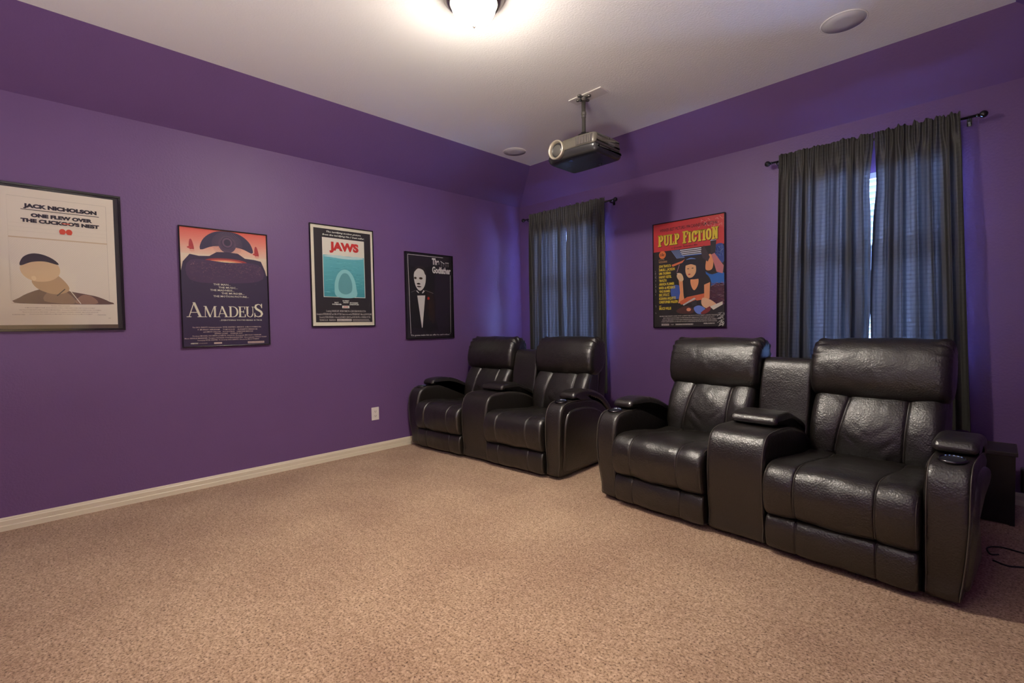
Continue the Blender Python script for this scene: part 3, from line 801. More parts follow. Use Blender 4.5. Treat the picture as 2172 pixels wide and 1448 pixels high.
FRAMEM = mat('black_poster_frame', (.012, .010, .010), .18, metal=.3, coat=.4)
def poster(side, a, z0, w, h, label, fw=.008, tilt=0, depth=.022, backing=(18, 15, 16)):
    """side 'left': a is the world y of the left edge; 'back': a is world x.  Local axes: u right, v up, z out of the wall"""
    t = empty('framed_poster'); tag(t, label, 'poster', 'framed film posters')
    if side == 'left': m = Matrix(((0, 0, 1, .0005), (1, 0, 0, a), (0, 1, 0, z0), (0, 0, 0, 1)))
    else: m = Matrix(((1, 0, 0, a), (0, 0, -1, -.0005), (0, 1, 0, z0), (0, 0, 0, 1)))
    t.matrix_world = m @ Matrix.Rotation(tilt, 4, 'Z')
    k = MB()
    for x0, y0, x1, y1 in ((0, 0, w, fw), (0, h - fw, w, h), (0, fw, fw, h - fw), (w - fw, fw, w, h - fw)): k.box((x0, y0, 0), (x1, y1, depth))
    k.build('frame', FRAMEM, t, bevel=.0015)
    box('backing', (fw * .5, fw * .5, 0), (w - fw * .5, h - fw * .5, depth - .010), pcol(backing), t)
    box('glazing', (fw * .6, fw * .6, depth - .0045), (w - fw * .6, h - fw * .6, depth - .0025), PLEXI, t)
    return t, depth - .0098

rnd = random.Random(5)
# --- 1: white poster, leftmost
t, pz = poster('left', -4.622, 1.228, .624, .922, 'large white poster with a man in a dark cap, leftmost on the left wall', fw=.014, backing=(22, 18, 18))
u = lambda y: y + 4.622
v = lambda z: z - 1.228
a = Art(); PAPER = (214, 200, 184)
a.rect(u(-4.606), v(1.243), u(-4.036), v(1.268), (84, 68, 50))
a.rect(u(-4.606), v(1.268), u(-4.038), v(2.122), PAPER)
BX0, BX1, BY0, BY1 = u(-4.548), u(-4.078), v(1.403), v(2.070)
for q in ((BX0, BY0, BX0, BY1), (BX1, BY0, BX1, BY1), (BX0, BY1, BX1, BY1), (BX0, BY0, BX1, BY0)): a.line(q[:2], q[2:], .0012, (140, 125, 110))
for z in (1.905, 1.880, 1.855): a.line((BX0, v(z)), (BX1, v(z)), .0008, (180, 165, 150))
a.rect(BX0, v(1.812), BX1, v(1.820), (190, 168, 140))
yf = v(1.812)
n = 44
for i in range(-30, n):
    x = BX0 + (BX1 - BX0) * i / n; dxx = (yf - BY0) * .75
    for sgn in (1, -1):
        p0 = (x if sgn > 0 else BX0 + BX1 - x, BY0); p1 = (p0[0] + sgn * dxx, yf)
        # clip to the box
        pts = []
        for tt in (0, 1):
            pass
        t0, t1 = 0, 1
        d = p1[0] - p0[0]
        ta, tb = (BX0 - p0[0]) / d, (BX1 - p0[0]) / d
        t0 = max(0, min(ta, tb)); t1 = min(1, max(ta, tb))
        if t1 > t0: a.line((p0[0] + d * t0, BY0 + (yf - BY0) * t0), (p0[0] + d * t1, BY0 + (yf - BY0) * t1), .0005, (186, 172, 158))
# generic man looking up: shoulders, neck, head, cap
a.blob([(u(-4.515), v(1.404)), (u(-4.510), v(1.440)), (u(-4.46), v(1.475)), (u(-4.40), v(1.50)), (u(-4.33), v(1.505)), (u(-4.27), v(1.485)), (u(-4.20), v(1.470)), (u(-4.14), v(1.455)), (u(-4.082), v(1.425)), (u(-4.080), v(1.405))], (92, 66, 56))
a.blob([(u(-4.40), v(1.42)), (u(-4.37), v(1.49)), (u(-4.30), v(1.485)), (u(-4.25), v(1.41))], (126, 98, 80))
a.blob([(u(-4.25), v(1.41)), (u(-4.22), v(1.462)), (u(-4.17), v(1.458)), (u(-4.14), v(1.41))], (140, 106, 86))
a.blob([(u(-4.43), v(1.50)), (u(-4.45), v(1.56)), (u(-4.36), v(1.60)), (u(-4.30), v(1.55)), (u(-4.28), v(1.49)), (u(-4.35), v(1.465))], (172, 140, 106))
a.blob([(u(-4.500), v(1.64)), (u(-4.49), v(1.58)), (u(-4.44), v(1.545)), (u(-4.37), v(1.55)), (u(-4.325), v(1.59)), (u(-4.325), v(1.645)), (u(-4.37), v(1.685)), (u(-4.43), v(1.69))], (200, 170, 132))
a.blob([(u(-4.503), v(1.64)), (u(-4.49), v(1.69)), (u(-4.45), v(1.718)), (u(-4.40), v(1.716)), (u(-4.35), v(1.69)), (u(-4.325), v(1.655)), (u(-4.39), v(1.672)), (u(-4.45), v(1.665))], (40, 32, 36))
a.blob([(u(-4.455), v(1.57)), (u(-4.445), v(1.548)), (u(-4.432), v(1.56)), (u(-4.44), v(1.578))], (214, 186, 148))
a.line((u(-4.28), v(1.50)), (u(-4.225), v(1.405)), .004, (216, 202, 186)); a.line((u(-4.34), v(1.455)), (u(-4.30), v(1.50)), .006, (66, 54, 44))
a.build('picture', t, pz)
b = Art(); K = (28, 24, 28)
b.text('JACK NICHOLSON', u(-4.476), u(-4.126), v(2.004), .026, K, .07)
b.rect(u(-4.488), v(1.991), u(-4.115), v(1.9945), K)
b.text('ONE FLEW OVER', u(-4.444), u(-4.150), v(1.948), .024, K, .07)
b.text("THE CUCKOO'S NEST", u(-4.490), u(-4.116), v(1.913), .024, K, .07)
RED = (196, 66, 38)
b.ell(u(-4.300), v(1.872), .016, .018, RED); b.ell(u(-4.268), v(1.872), .016, .018, RED)
b.rect(u(-4.312), v(1.855), u(-4.290), v(1.872), RED); b.rect(u(-4.278), v(1.855), u(-4.256), v(1.872), RED)
b.line((u(-4.300), v(1.925)), (u(-4.262), v(1.925)), .006, (206, 96, 70))
G = (150, 128, 116)
b.text('Fantasy Films presents', u(-4.37), u(-4.28), v(1.388), .006, G, .01, .3)
for i, (tx, u0, u1) in enumerate((('A MILOS FORMAN FILM  JACK NICHOLSON in ONE FLEW OVER THE CUCKOO\'S NEST', -4.49, -4.155),
        ('Starring LOUISE FLETCHER and WILLIAM REDFIELD  Screenplay LAWRENCE HAUBEN and BO GOLDMAN', -4.515, -4.125),
        ('Based on the novel by KEN KESEY  Director of Photography HASKELL WEXLER  Music JACK NITZSCHE', -4.50, -4.14),
        ('Produced by SAUL ZAENTZ and MICHAEL DOUGLAS  Directed by MILOS FORMAN', -4.47, -4.17))):
    b.text(tx, u(u0), u(u1), v(1.374 - i * .0135), .006, G, .005, step=False)
b.text('United Artists', u(-4.145), u(-4.10), v(1.330), .006, (120, 100, 90), .01, step=False)
b.text('R RESTRICTED', u(-4.545), u(-4.49), v(1.330), .006, G, .01, step=False)
b.text('7549', u(-4.088), u(-4.075), v(1.308), .004, (110, 90, 80), .01, step=False)
b.build('lettering', t, pz + .0025)

# --- 2: dark purple poster under a red sky
t, pz = poster('left', -3.668, 1.088, .620, .914, 'poster with red sky over dark purple, second from the left on the left wall')
u = lambda y: y + 3.668
v = lambda z: z - 1.088
a = Art(); DP = (44, 30, 62)
a.rect(.007, .007, .613, .907, DP)
a.grad(.007, v(1.66), .613, v(1.80), (222, 196, 176), (222, 190, 170), 2)
a.grad(.007, v(1.80), .613, .907, (220, 180, 160), (206, 84, 72), 14)
a.blob([(u(-3.53), v(1.835)), (u(-3.51), v(1.915)), (u(-3.44), v(1.975)), (u(-3.345), v(1.993)), (u(-3.25), v(1.975)), (u(-3.18), v(1.915)), (u(-3.160), v(1.835)), (u(-3.24), v(1.865)), (u(-3.345), v(1.875)), (u(-3.45), v(1.865))], (46, 34, 66))
# fan of fine rays round a disc
a.ell(u(-3.343), v(1.890), .062, .066, (70, 50, 78))
for i in range(56):
    an = 2 * math.pi * i / 56
    a.line((u(-3.343) + .05 * math.cos(an), v(1.890) + .05 * math.sin(an)), (u(-3.343) + .108 * math.cos(an), v(1.890) + .100 * math.sin(an)), .0016, (112, 84, 104))
a.ell(u(-3.343), v(1.905), .042, .045, (52, 38, 66)); a.ell(u(-3.343), v(1.905), .036, .038, (92, 66, 92)); a.ell(u(-3.343), v(1.905), .024, .026, (44, 32, 60))
# dark mountain
a.poly([(.008, v(1.10)), (.008, v(1.66)), (u(-3.645), v(1.735)), (u(-3.60), v(1.795)), (u(-3.54), v(1.785)), (u(-3.47), v(1.79)), (u(-3.42), v(1.825)), (u(-3.345), v(1.83)), (u(-3.27), v(1.825)), (u(-3.22), v(1.79)), (u(-3.15), v(1.785)), (u(-3.10), v(1.775)), (u(-3.07), v(1.70)), (.612, v(1.64)), (.612, v(1.09))], DP)
a.rect(.007, .007, .613, v(1.62), DP)
for cx, cz in ((-3.585, 1.865), (-3.130, 1.850)):
    a.blob([(u(cx) - .012, v(cz) - .035), (u(cx) - .018, v(cz)), (u(cx) - .012, v(cz) + .04), (u(cx), v(cz) + .04), (u(cx) + .012, v(cz)), (u(cx) + .014, v(cz) - .035)], (160, 42, 48))
    a.ell(u(cx) - .014, v(cz) - .02, .016, .008, (176, 52, 52)); a.ell(u(cx) + .002, v(cz) - .042, .017, .010, (206, 150, 132))
a.ell(u(-3.355), v(1.752), .15, .028, (150, 44, 50)); a.ell(u(-3.355), v(1.746), .125, .022, (206, 120, 92)); a.ell(u(-3.355), v(1.742), .095, .015, (228, 190, 150))
a.blob([(u(-3.60), v(1.60)), (u(-3.60), v(1.75)), (u(-3.355), v(1.748)), (u(-3.12), v(1.745)), (u(-3.10), v(1.62)), (u(-3.36), v(1.585))], (66, 42, 76))
for i in range(620):
    x = rnd.uniform(-.245, .245); zz = 1.745 - abs(rnd.gauss(0, .055)) - .01 * (x / .2) ** 2
    if zz < 1.575: continue
    c = rnd.choice([(120, 82, 100), (96, 64, 92), (150, 110, 118), (60, 38, 72), (132, 92, 104)])
    L = rnd.uniform(.003, .014); an = rnd.choice([0, 0, math.pi / 2, rnd.uniform(0, 3.1)])
    a.line((u(-3.355) + x, v(zz)), (u(-3.355) + x + L * math.cos(an), v(zz) + L * math.sin(an)), .0013, c)
a.build('picture', t, pz)
b = Art(); Wc = (226, 206, 186)
for tx, u0, u1, zz in (('THE MAN...', -3.450, -3.330, 1.566), ('THE MUSIC...', -3.416, -3.280, 1.543), ('THE MADNESS...', -3.473, -3.305, 1.521), ('THE MURDER...', -3.398, -3.232, 1.498), ('THE MOTION PICTURE...', -3.453, -3.202, 1.474)):
    b.text(tx, u(u0), u(u1), v(zz), .014, Wc, .015, step=False)
b.glyphs('AMADEUS', u(-3.634), u(-3.096), v(1.318), .085, Wc, .15, .055, .045, gap=.0, tall={0: (1.32, 0), 6: (1.32, -.02)})
b.text("...EVERYTHING YOU'VE HEARD IS TRUE", u(-3.417), u(-3.108), v(1.289), .010, Wc, .012)
CR = (190, 168, 160)
rows = [("The SAUL ZAENTZ Company presents  PETER SHAFFER'S  AMADEUS  A MILOS FORMAN Film", -3.60, -3.115, 1.235), ('F. MURRAY ABRAHAM     TOM HULCE     ELIZABETH BERRIDGE', -3.565, -3.145, 1.217),
        ('and SIMON CALLOW    ROY DOTRICE    CHRISTINE EBERSOLE', -3.53, -3.178, 1.200), ('JEFFREY JONES    CHARLES KAY', -3.455, -3.255, 1.185),
        ('Producer MICHAEL HAUSMAN and BERTIL OHLSSON  Photography MIROSLAV ONDRICEK', -3.60, -3.115, 1.169), ('Music NEVILLE MARRINER  Designer PATRIZIA VON BRANDENSTEIN  Choreography TWYLA THARP', -3.652, -3.075, 1.152),
        ('Screenplay PETER SHAFFER  Produced by SAUL ZAENTZ  Directed by MILOS FORMAN', -3.57, -3.135, 1.136)]
for tx, u0, u1, zz in rows: b.text(tx, u(u0), u(u1), v(zz), .0095, CR, .012, step=False)
b.text('ORION', u(-3.615), u(-3.565), v(1.113), .010, Wc, .05, .3, step=False); b.text('PICTURES RELEASE', u(-3.56), u(-3.505), v(1.115), .005, CR, .01, step=False)
b.rect(u(-3.46), v(1.110), u(-3.405), v(1.122), CR); b.rect(u(-3.22), v(1.106), u(-3.095), v(1.122), CR)
b.text('PARENTAL GUIDANCE SUGGESTED', u(-3.217), u(-3.10), v(1.111), .006, DP, .01)
b.build('lettering', t, pz + .0025)

# --- 3: black poster with a teal sea panel
t, pz = poster('left', -2.694, 1.232, .618, .922, 'poster with white border, red title and sea, third from the left on the left wall')
u = lambda y: y + 2.694
v = lambda z: z - 1.232
a = Art(); BK = (34, 28, 34)
a.rect(.007, .007, .611, .915, (216, 204, 186)); a.rect(u(-2.656), v(1.272), u(-2.104), v(2.119), BK)
a.rect(u(-2.580), v(1.501), u(-2.171), v(2.041), (214, 206, 196))
a.grad(u(-2.575), v(1.506), u(-2.176), v(1.884), (62, 140, 152), (96, 172, 186), 10)
a.blob([(u(-2.575), v(1.872)), (u(-2.50), v(1.884)), (u(-2.42), v(1.888)), (u(-2.33), v(1.880)), (u(-2.25), v(1.888)), (u(-2.176), v(1.876)), (u(-2.25), v(1.862)), (u(-2.38), v(1.858)), (u(-2.50), v(1.866))], (176, 204, 206))
for i in range(120):
    x = rnd.uniform(-2.57, -2.19); zz = rnd.uniform(1.52, 1.86); L = rnd.uniform(.01, .05)
    c = rnd.choice([(78, 156, 168), (90, 166, 178), (60, 132, 146), (110, 182, 190)])
    a.line((u(x), v(zz)), (min(u(x) + L, u(-2.178)), v(zz) + rnd.uniform(-.006, .006)), .003, c)
# plain pale plume of foam in the water
a.blob([(u(-2.45), v(1.507)), (u(-2.475), v(1.60)), (u(-2.455), v(1.69)), (u(-2.415), v(1.745)), (u(-2.37), v(1.762)), (u(-2.325), v(1.745)), (u(-2.285), v(1.69)), (u(-2.262), v(1.60)), (u(-2.27), v(1.507))], (132, 190, 194))
a.blob([(u(-2.43), v(1.56)), (u(-2.435), v(1.64)), (u(-2.405), v(1.71)), (u(-2.37), v(1.728)), (u(-2.335), v(1.71)), (u(-2.305), v(1.64)), (u(-2.31), v(1.56)), (u(-2.37), v(1.53))], (92, 150, 160))
a.build('picture', t, pz)
b = Art(); Wc = (226, 214, 202)
b.text('The terrifying motion picture', u(-2.540), u(-2.203), v(2.087), .016, Wc, .03, .25)
b.text('from the terrifying No.1 best seller.', u(-2.576), u(-2.168), v(2.058), .016, Wc, .03, .25)
b.text('JAWS', u(-2.515), u(-2.230), v(1.928), .080, (190, 46, 42), .062)
b.text('ROBERT', u(-2.402), u(-2.337), v(1.464), .012, Wc, .045); b.text('SHAW', u(-2.397), u(-2.343), v(1.448), .012, Wc, .045)
b.text('ROY', u(-2.480), u(-2.440), v(1.447), .012, Wc, .045); b.text('SCHEIDER', u(-2.504), u(-2.412), v(1.431), .012, Wc, .045)
b.text('RICHARD', u(-2.332), u(-2.247), v(1.447), .012, Wc, .045); b.text('DREYFUSS', u(-2.334), u(-2.242), v(1.431), .012, Wc, .045)
b.rect(u(-2.408), v(1.402), u(-2.338), v(1.425), Wc); b.text('JAWS', u(-2.398), u(-2.348), v(1.408), .011, (190, 46, 42), .05)
CR = (186, 176, 172)
for tx, u0, u1, zz in (('Co-starring LORRAINE GARY - MURRAY HAMILTON - A ZANUCK/BROWN PRODUCTION', -2.562, -2.172, 1.366), ('Screenplay by PETER BENCHLEY and CARL GOTTLIEB - Based on the novel by PETER BENCHLEY - Music by JOHN WILLIAMS', -2.650, -2.112, 1.338),
        ('Directed by STEVEN SPIELBERG - Produced by RICHARD D. ZANUCK and DAVID BROWN - A UNIVERSAL PICTURE', -2.625, -2.125, 1.310), ('TECHNICOLOR   PANAVISION', -2.625, -2.475, 1.283)):
    b.text(tx, u(u0), u(u1), v(zz), .018, CR, .01, step=False)
b.rect(u(-2.462), v(1.281), u(-2.318), v(1.302), CR); b.text('PG PARENTAL GUIDANCE SUGGESTED', u(-2.458), u(-2.322), v(1.286), .010, BK, .01)
b.rect(u(-2.308), v(1.290), u(-2.14), v(1.300), (130, 122, 122)); b.rect(u(-2.308), v(1.281), u(-2.132), v(1.285), CR)
b.build('lettering', t, pz + .0025)

# --- 4: black poster nearest the corner
t, pz = poster('left', -1.724, 1.090, .618, .906, 'black poster with a pale man in evening dress, nearest the corner on the left wall')
u = lambda y: y + 1.724
v = lambda z: z - 1.090
a = Art(); BK = (26, 22, 28); Wc = (214, 206, 204)
a.rect(.007, .007, .611, .899, BK)
a.blob([(u(-1.40), v(1.25)), (u(-1.43), v(1.45)), (u(-1.46), v(1.58)), (u(-1.40), v(1.60)), (u(-1.37), v(1.50)), (u(-1.36), v(1.30))], (42, 28, 28))
a.blob([(u(-1.615), v(1.72)), (u(-1.612), v(1.78)), (u(-1.58), v(1.825)), (u(-1.54), v(1.838)), (u(-1.495), v(1.82)), (u(-1.468), v(1.77)), (u(-1.470), v(1.70)), (u(-1.49), v(1.64)), (u(-1.53), v(1.600)), (u(-1.565), v(1.605)), (u(-1.598), v(1.65))], Wc)
a.blob([(u(-1.62), v(1.78)), (u(-1.60), v(1.835)), (u(-1.54), v(1.858)), (u(-1.48), v(1.84)), (u(-1.457), v(1.77)), (u(-1.475), v(1.77)), (u(-1.50), v(1.815)), (u(-1.56), v(1.830)), (u(-1.60), v(1.80))], (44, 36, 38))
a.ell(u(-1.598), v(1.728), .016, .012, (66, 50, 40)); a.ell(u(-1.530), v(1.728), .022, .012, (66, 50, 40))
a.blob([(u(-1.585), v(1.668)), (u(-1.56), v(1.680)), (u(-1.535), v(1.668)), (u(-1.56), v(1.660))], (52, 40, 38))
a.blob([(u(-1.585), v(1.642)), (u(-1.555), v(1.648)), (u(-1.525), v(1.640)), (u(-1.555), v(1.632))], (60, 46, 44))
a.poly([(u(-1.582), v(1.600)), (u(-1.555), v(1.575)), (u(-1.560), v(1.568)), (u(-1.592), v(1.592))], Wc); a.poly([(u(-1.500), v(1.605)), (u(-1.520), v(1.574)), (u(-1.512), v(1.568)), (u(-1.484), v(1.594))], Wc)
a.poly([(u(-1.580), v(1.545)), (u(-1.480), v(1.550)), (u(-1.522), v(1.215)), (u(-1.530), v(1.205))], Wc)
a.poly([(u(-1.575), v(1.575)), (u(-1.575), v(1.550)), (u(-1.535), v(1.562)), (u(-1.495), v(1.548)), (u(-1.495), v(1.575)), (u(-1.535), v(1.566))], BK)
a.line((u(-1.485), v(1.605)), (u(-1.375), v(1.575)), .003, (150, 140, 138)); a.line((u(-1.595), v(1.60)), (u(-1.655), v(1.578)), .003, (120, 112, 112))
a.ell(u(-1.440), v(1.520), .016, .017, (150, 34, 30)); a.ell(u(-1.436), v(1.522), .008, .008, (190, 60, 40))
for i in range(40): a.line((u(-1.47 + rnd.uniform(0, .07)), v(rnd.uniform(1.28, 1.50))), (u(-1.46 + rnd.uniform(0, .08)), v(rnd.uniform(1.28, 1.50))), .001, rnd.choice([(72, 52, 32), (54, 40, 36), (84, 40, 30)]))
for p, q in (((-1.686, 1.968), (-1.235, 1.968)), ((-1.686, 1.968), (-1.668, 1.148)), ((-1.140, 1.782), (-1.150, 1.146))):
    a.line((u(p[0]), v(p[1])), (u(q[0]), v(q[1])), .0045, Wc)
a.build('picture', t, pz)
b = Art()
b.text('The', u(-1.385), u(-1.290), v(1.882), .072, Wc, .05)
b.text('Godfather', u(-1.384), u(-1.136), v(1.792), .072, Wc, .045)
for x0 in (-1.262, -1.236, -1.208, -1.186, -1.166): b.line((u(x0), v(1.870)), (u(x0), v(1.915)), .0022, Wc)
b.line((u(-1.272), v(1.928)), (u(-1.220), v(1.902)), .007, Wc); b.line((u(-1.208), v(1.915)), (u(-1.160), v(1.915)), .007, Wc)
b.text('"I\'m gonna make him an offer he can\'t refuse."', u(-1.672), u(-1.158), v(1.122), .016, Wc, .02)
b.build('lettering', t, pz + .0025)

# --- 5: large red and black poster between the windows
t, pz = poster('back', 1.868, 1.166, .712, 1.028, 'large poster with red top and yellow title, hanging between the two windows', depth=.03)
u = lambda x: x - 1.868
v = lambda z: z - 1.166
a = Art(); BK = (30, 25, 26); SK = (214, 140, 96); SK2 = (196, 92, 56); BL = (44, 84, 164)
a.rect(.007, .007, .705, 1.021, BK)
a.rect(.007, v(1.916), .705, 1.021, (186, 48, 50))
# window slats behind
for i in range(7):
    a.poly([(u(2.06) + i * .012, v(1.914)), (u(2.066) + i * .012, v(1.914)), (u(2.126) + i * .012, v(1.83)), (u(2.118) + i * .012, v(1.83))], (110, 130, 180))
for i in range(4):
    a.rect(u(2.15) + i * .008, v(1.900 - i * .017), u(2.36), v(1.909 - i * .017), (196, 196, 206))
a.rect(u(2.15), v(1.843), u(2.37), v(1.852), BL)
a.blob([(u(2.47), v(1.90)), (u(2.56), v(1.915)), (u(2.565), v(1.75)), (u(2.50), v(1.80))], (50, 70, 140))
for i in range(60):
    a.line((u(rnd.uniform(2.46, 2.56)), v(rnd.uniform(1.80, 1.91))), (u(rnd.uniform(2.47, 2.565)), v(rnd.uniform(1.80, 1.91))), .002, rnd.choice([(80, 110, 190), (150, 170, 214), (30, 44, 110)]))
# blanket and clutter, right and lower
a.blob([(u(2.36), v(1.70)), (u(2.45), v(1.65)), (u(2.565), v(1.66)), (u(2.565), v(1.50)), (u(2.42), v(1.52))], (34, 92, 172))
a.blob([(u(2.42), v(1.52)), (u(2.56), v(1.56)), (u(2.57), v(1.38)), (u(2.42), v(1.40))], (70, 30, 50))
for i in range(90):
    x, zz = rnd.uniform(2.43, 2.565), rnd.uniform(1.38, 1.58)
    a.line((u(x), v(zz)), (min(u(x) + .03, .704), v(zz + rnd.uniform(-.02, .015))), .003, rnd.choice([(150, 96, 110), (196, 176, 180), (60, 40, 90), (120, 60, 80)]))
a.blob([(u(2.06), v(1.56)), (u(2.14), v(1.57)), (u(2.17), v(1.46)), (u(2.07), v(1.45))], (60, 84, 160))
# crossed legs and shoes
a.blob([(u(2.40), v(1.70)), (u(2.41), v(1.80)), (u(2.44), v(1.84)), (u(2.47), v(1.80)), (u(2.46), v(1.70))], SK)
a.poly([(u(2.45), v(1.84)), (u(2.48), v(1.845)), (u(2.565), v(1.72)), (u(2.555), v(1.65)), (u(2.50), v(1.67))], (176, 104, 110))
a.poly([(u(2.355), v(1.88)), (u(2.385), v(1.925)), (u(2.44), v(1.81)), (u(2.42), v(1.77)), (u(2.37), v(1.81))], (54, 40, 48))
a.poly([(u(2.445), v(1.955)), (u(2.50), v(1.96)), (u(2.49), v(1.845)), (u(2.45), v(1.83))], (40, 34, 42)); a.poly([(u(2.440), v(1.955)), (u(2.470), v(1.978)), (u(2.502), v(1.958))], (150, 150, 180))
# figure: dress, arms, neck, face, hair
a.blob([(u(2.18), v(1.46)), (u(2.17), v(1.56)), (u(2.20), v(1.64)), (u(2.30), v(1.66)), (u(2.40), v(1.66)), (u(2.45), v(1.58)), (u(2.42), v(1.48)), (u(2.30), v(1.44))], (28, 24, 26))
a.blob([(u(2.255), v(1.62)), (u(2.26), v(1.56)), (u(2.29), v(1.515)), (u(2.325), v(1.56)), (u(2.33), v(1.62)), (u(2.29), v(1.64))], SK)
a.poly([(u(2.135), v(1.64)), (u(2.175), v(1.64)), (u(2.185), v(1.47)), (u(2.20), v(1.40)), (u(2.13), v(1.40)), (u(2.15), v(1.50))], SK)
a.poly([(u(2.14), v(1.41)), (u(2.22), v(1.455)), (u(2.42), v(1.485)), (u(2.43), v(1.43)), (u(2.30), v(1.415)), (u(2.16), v(1.385))], SK2)
a.poly([(u(2.385), v(1.56)), (u(2.44), v(1.58)), (u(2.435), v(1.43)), (u(2.385), v(1.42))], SK)
a.blob([(u(2.37), v(1.44)), (u(2.36), v(1.38)), (u(2.41), v(1.34)), (u(2.50), v(1.355)), (u(2.50), v(1.375)), (u(2.44), v(1.42))], (214, 164, 132))
a.blob([(u(2.17), v(1.63)), (u(2.165), v(1.74)), (u(2.20), v(1.805)), (u(2.265), v(1.825)), (u(2.34), v(1.80)), (u(2.385), v(1.72)), (u(2.40), v(1.64)), (u(2.33), v(1.62)), (u(2.24), v(1.62))], (24, 22, 34))
a.blob([(u(2.205), v(1.70)), (u(2.212), v(1.765)), (u(2.25), v(1.78)), (u(2.30), v(1.76)), (u(2.308), v(1.69)), (u(2.28), v(1.645)), (u(2.245), v(1.635)), (u(2.22), v(1.655))], (222, 160, 118))
a.blob([(u(2.20), v(1.755)), (u(2.21), v(1.79)), (u(2.26), v(1.80)), (u(2.31), v(1.785)), (u(2.315), v(1.745)), (u(2.26), v(1.762))], (24, 22, 34))
a.ell(u(2.232), v(1.722), .009, .004, (60, 40, 40)); a.ell(u(2.276), v(1.724), .010, .004, (60, 40, 40)); a.ell(u(2.243), v(1.668), .012, .006, (170, 50, 44))
a.blob([(u(2.21), v(1.808)), (u(2.26), v(1.822)), (u(2.31), v(1.806)), (u(2.26), v(1.811))], (90, 120, 190))
a.blob([(u(2.118), v(1.655)), (u(2.13), v(1.69)), (u(2.17), v(1.675)), (u(2.185), v(1.62)), (u(2.15), v(1.61))], (226, 176, 140))
a.line((u(2.118), v(1.69)), (u(2.150), v(1.675)), .004, (230, 220, 214)); a.line((u(2.12), v(1.70)), (u(2.145), v(1.77)), .005, (170, 120, 140))
a.poly([(u(2.065), v(1.775)), (u(2.165), v(1.80)), (u(2.20), v(1.815)), (u(2.175), v(1.785)), (u(2.075), v(1.755))], (204, 106, 66))
# grey lump, magazines and cards at the bottom
a.poly([(u(2.175), v(1.385)), (u(2.185), v(1.375)), (u(2.305), v(1.435)), (u(2.290), v(1.445))], (176, 170, 168)); a.poly([(u(2.26), v(1.41)), (u(2.31), v(1.425)), (u(2.315), v(1.375)), (u(2.27), v(1.37))], (44, 42, 46))
a.blob([(u(2.11), v(1.33)), (u(2.20), v(1.37)), (u(2.28), v(1.34)), (u(2.27), v(1.30)), (u(2.15), v(1.30))], (74, 38, 36)); a.ell(u(2.235), v(1.335), .022, .016, (206, 130, 96))
a.blob([(u(2.285), v(1.35)), (u(2.34), v(1.37)), (u(2.40), v(1.33)), (u(2.36), v(1.29)), (u(2.31), v(1.30))], (96, 118, 196)); a.blob([(u(2.35), v(1.30)), (u(2.44), v(1.36)), (u(2.44), v(1.32)), (u(2.39), v(1.29))], (120, 40, 40))
a.poly([(u(2.44), v(1.355)), (u(2.555), v(1.40)), (u(2.555), v(1.37)), (u(2.47), v(1.325))], (206, 196, 184))
for i in range(26):
    x, zz = rnd.uniform(2.35, 2.565), rnd.uniform(2.08, 2.185)
    a.line((u(x), v(zz)), (min(u(x) + rnd.uniform(-.03, .03), .70), v(zz) - rnd.uniform(.0, .03)), .002, (222, 160, 150))
for i in range(34):
    zz = rnd.uniform(1.18, 1.30); a.line((u(rnd.uniform(2.53, 2.57)), v(zz)), (u(rnd.uniform(2.50, 2.57)), v(zz - rnd.uniform(0, .03))), .0022, (214, 206, 200))
for i in range(24):
    zz = rnd.uniform(1.30, 1.72); a.line((u(1.895 + rnd.uniform(-.006, .006)), v(zz)), (u(1.895 + rnd.uniform(-.006, .006)), v(zz + .012)), .0022, (176, 168, 164))
a.build('picture', t, pz)
b = Art(); Y = (226, 184, 52)
b.text('WINNER-BEST PICTURE-1994 CANNES FILM FESTIVAL', u(1.945), u(2.515), v(2.105), .030, (70, 20, 28), .02)
b.glyphs('PULP FICTION', u(1.926), u(2.520), v(1.966), .105, (90, 40, 20), .235, .17, .12, gap=.02, tall={0: (1.08, -.03), 5: (1.12, -.03), 11: (1.08, 0)}, dx=.004, dy=-.004)
b.glyphs('PULP FICTION', u(1.924), u(2.518), v(1.968), .105, Y, .235, .17, .12, gap=.02, tall={0: (1.08, -.03), 5: (1.12, -.03), 11: (1.08, 0)})
b.text('a Quentin Tarantino film', u(2.065), u(2.325), v(1.932), .016, (60, 18, 26), .02, .3)
b.ell(u(1.970), v(1.882), .036, .038, (206, 110, 52)); b.text('10c', u(1.945), u(1.993), v(1.869), .028, (40, 22, 16), .02, .2)
b.text('produced by', u(1.932), u(1.990), v(1.832), .010, (200, 150, 96), .01); b.text('Lawrence Bender', u(1.932), u(2.020), v(1.812), .012, (200, 150, 96), .02)
b.rect(u(1.932), v(1.805), u(2.020), v(1.807), (200, 150, 96))
names = [('JOHN TRAVOLTA', 2.060), ('SAMUEL L. JACKSON', 2.098), ('UMA THURMAN', 2.056), ('HARVEY KEITEL', 2.064), ('TIM ROTH', 2.012), ('AMANDA PLUMMER', 2.092), ('MARIA de MEDEIROS', 2.100), ('VING RHAMES', 2.048), ('ERIC STOLTZ', 2.042), ('ROSANNA ARQUETTE', 2.106), ('CHRISTOPHER WALKEN', 2.126)]
for i, (nm, x1) in enumerate(names): b.text(nm, u(1.932), u(x1), v(1.757 - i * .0352), .026, Y, .035, step=False)
b.text('and', u(1.932), u(1.952), v(1.374), .014, Y, .03, step=False); b.text('BRUCE WILLIS', u(1.932), u(2.058), v(1.342), .026, Y, .035, step=False)
CR = (176, 166, 160)
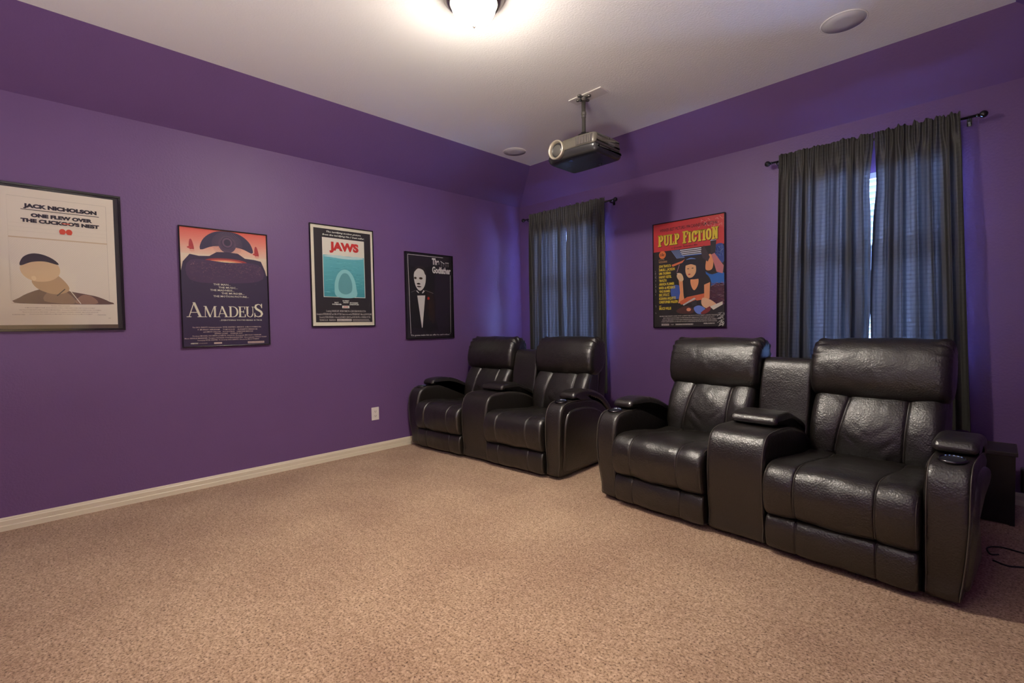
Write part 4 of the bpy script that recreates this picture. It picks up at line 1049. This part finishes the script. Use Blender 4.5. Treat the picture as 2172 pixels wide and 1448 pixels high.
for tx, x0, x1, zz in (('MIRAMAX FILMS PRESENTS A BAND APART and JERSEY FILMS PRODUCTION A FILM BY QUENTIN TARANTINO', 1.935, 2.520, 1.272), ('MUSIC SUPERVISOR KARYN RACHTMAN COSTUME DESIGNER BETSY HEIMANN PRODUCTION DESIGNER DAVID WASCO', 1.975, 2.48, 1.253),
        ('EDITOR SALLY MENKE DIRECTOR OF PHOTOGRAPHY ANDRZEJ SEKULA EXECUTIVE PRODUCERS DANNY DEVITO MICHAEL SHAMBERG', 1.965, 2.50, 1.235), ('STORIES BY QUENTIN TARANTINO and ROGER AVARY PRODUCED BY LAWRENCE BENDER WRITTEN AND DIRECTED BY QUENTIN TARANTINO', 1.955, 2.505, 1.218)):
    b.text(tx, u(x0), u(x1), v(zz), .012, CR, .01, step=False)
b.rect(u(1.955), v(1.186), u(2.035), v(1.204), CR); b.text('R RESTRICTED', u(1.960), u(2.030), v(1.190), .010, BK, .02)
b.text('DOLBY', u(2.055), u(2.085), v(1.190), .010, CR, .02)
b.rect(u(2.10), v(1.188), u(2.28), v(1.204), (120, 112, 108)); b.text('ORIGINAL SOUNDTRACK', u(2.108), u(2.272), v(1.192), .008, (214, 206, 200), .01)
b.text('MIRAMAX', u(2.38), u(2.485), v(1.196), .012, CR, .04)
b.build('lettering', t, pz + .0025)

# ------------------------------------------------------------------ box table, cables and adapter at the right edge
t = empty('box_table', (4.17, -.345, 0)); tag(t, 'low black box table behind the right end of the near loveseat', 'table')
box('top', (-.235, -.148, .405), (.235, .145, .430), mat('black_wood_top', (.05, .042, .038), .45), t, .004)
box('side', (-.225, -.138, 0), (-.203, .138, .405), BLACKP, t); box('side', (.203, -.138, 0), (.225, .138, .405), BLACKP, t)
box('front_panel', (-.203, -.136, .01), (.203, -.120, .405), BLACKP, t); box('back_panel', (-.203, .12, .01), (.203, .136, .405), BLACKP, t)

CAB = mat('black_cable', (.014, .013, .014), .4)
def cable(pts, r, label, grp='loose cables by the right wall end'):
    P = [Vector(p) for p in pts]; out = []
    for i in range(len(P) - 1):
        p0, p1, p2, p3 = P[max(i - 1, 0)], P[i], P[i + 1], P[min(i + 2, len(P) - 1)]
        for j in range(8):
            q = j / 8; out.append(.5 * ((2 * p1) + (p2 - p0) * q + (2 * p0 - 5 * p1 + 4 * p2 - p3) * q * q + (3 * p1 - p0 - 3 * p2 + p3) * q ** 3))
    out.append(P[-1]); k = MB(); k.tube(out, r); o = k.build('cable', CAB, None, True); tag(o, label, 'cable', grp); return o
cable([(4.62, -.80, .004), (4.50, -.93, .004), (4.41, -.92, .006), (4.34, -.90, .004), (4.29, -.95, .004), (4.30, -1.04, .004), (4.33, -1.02, .004)], .0035, 'thin black cable looped on the carpet beside the near loveseat')
cable([(4.70, -1.16, .004), (4.52, -1.10, .004), (4.42, -1.12, .004), (4.36, -1.15, .004), (4.31, -1.12, .004)], .004, 'thin black cable running out of frame across the carpet')
pa = empty('power_adapter', (4.50, 0, .19)); tag(pa, 'black power adapter plugged into the wall right of the box table', 'adapter')
box('adapter_body', (-.075, -.075, -.09), (.075, -.002, .06), BLACKP, pa, .008)
k = MB(); k.tube([(-.03, -.04, .058), (-.045, -.045, .10), (-.03, -.05, .135), (.01, -.05, .14), (.04, -.045, .10), (.03, -.04, .058)], .006); k.build('cord', CAB, pa, True)
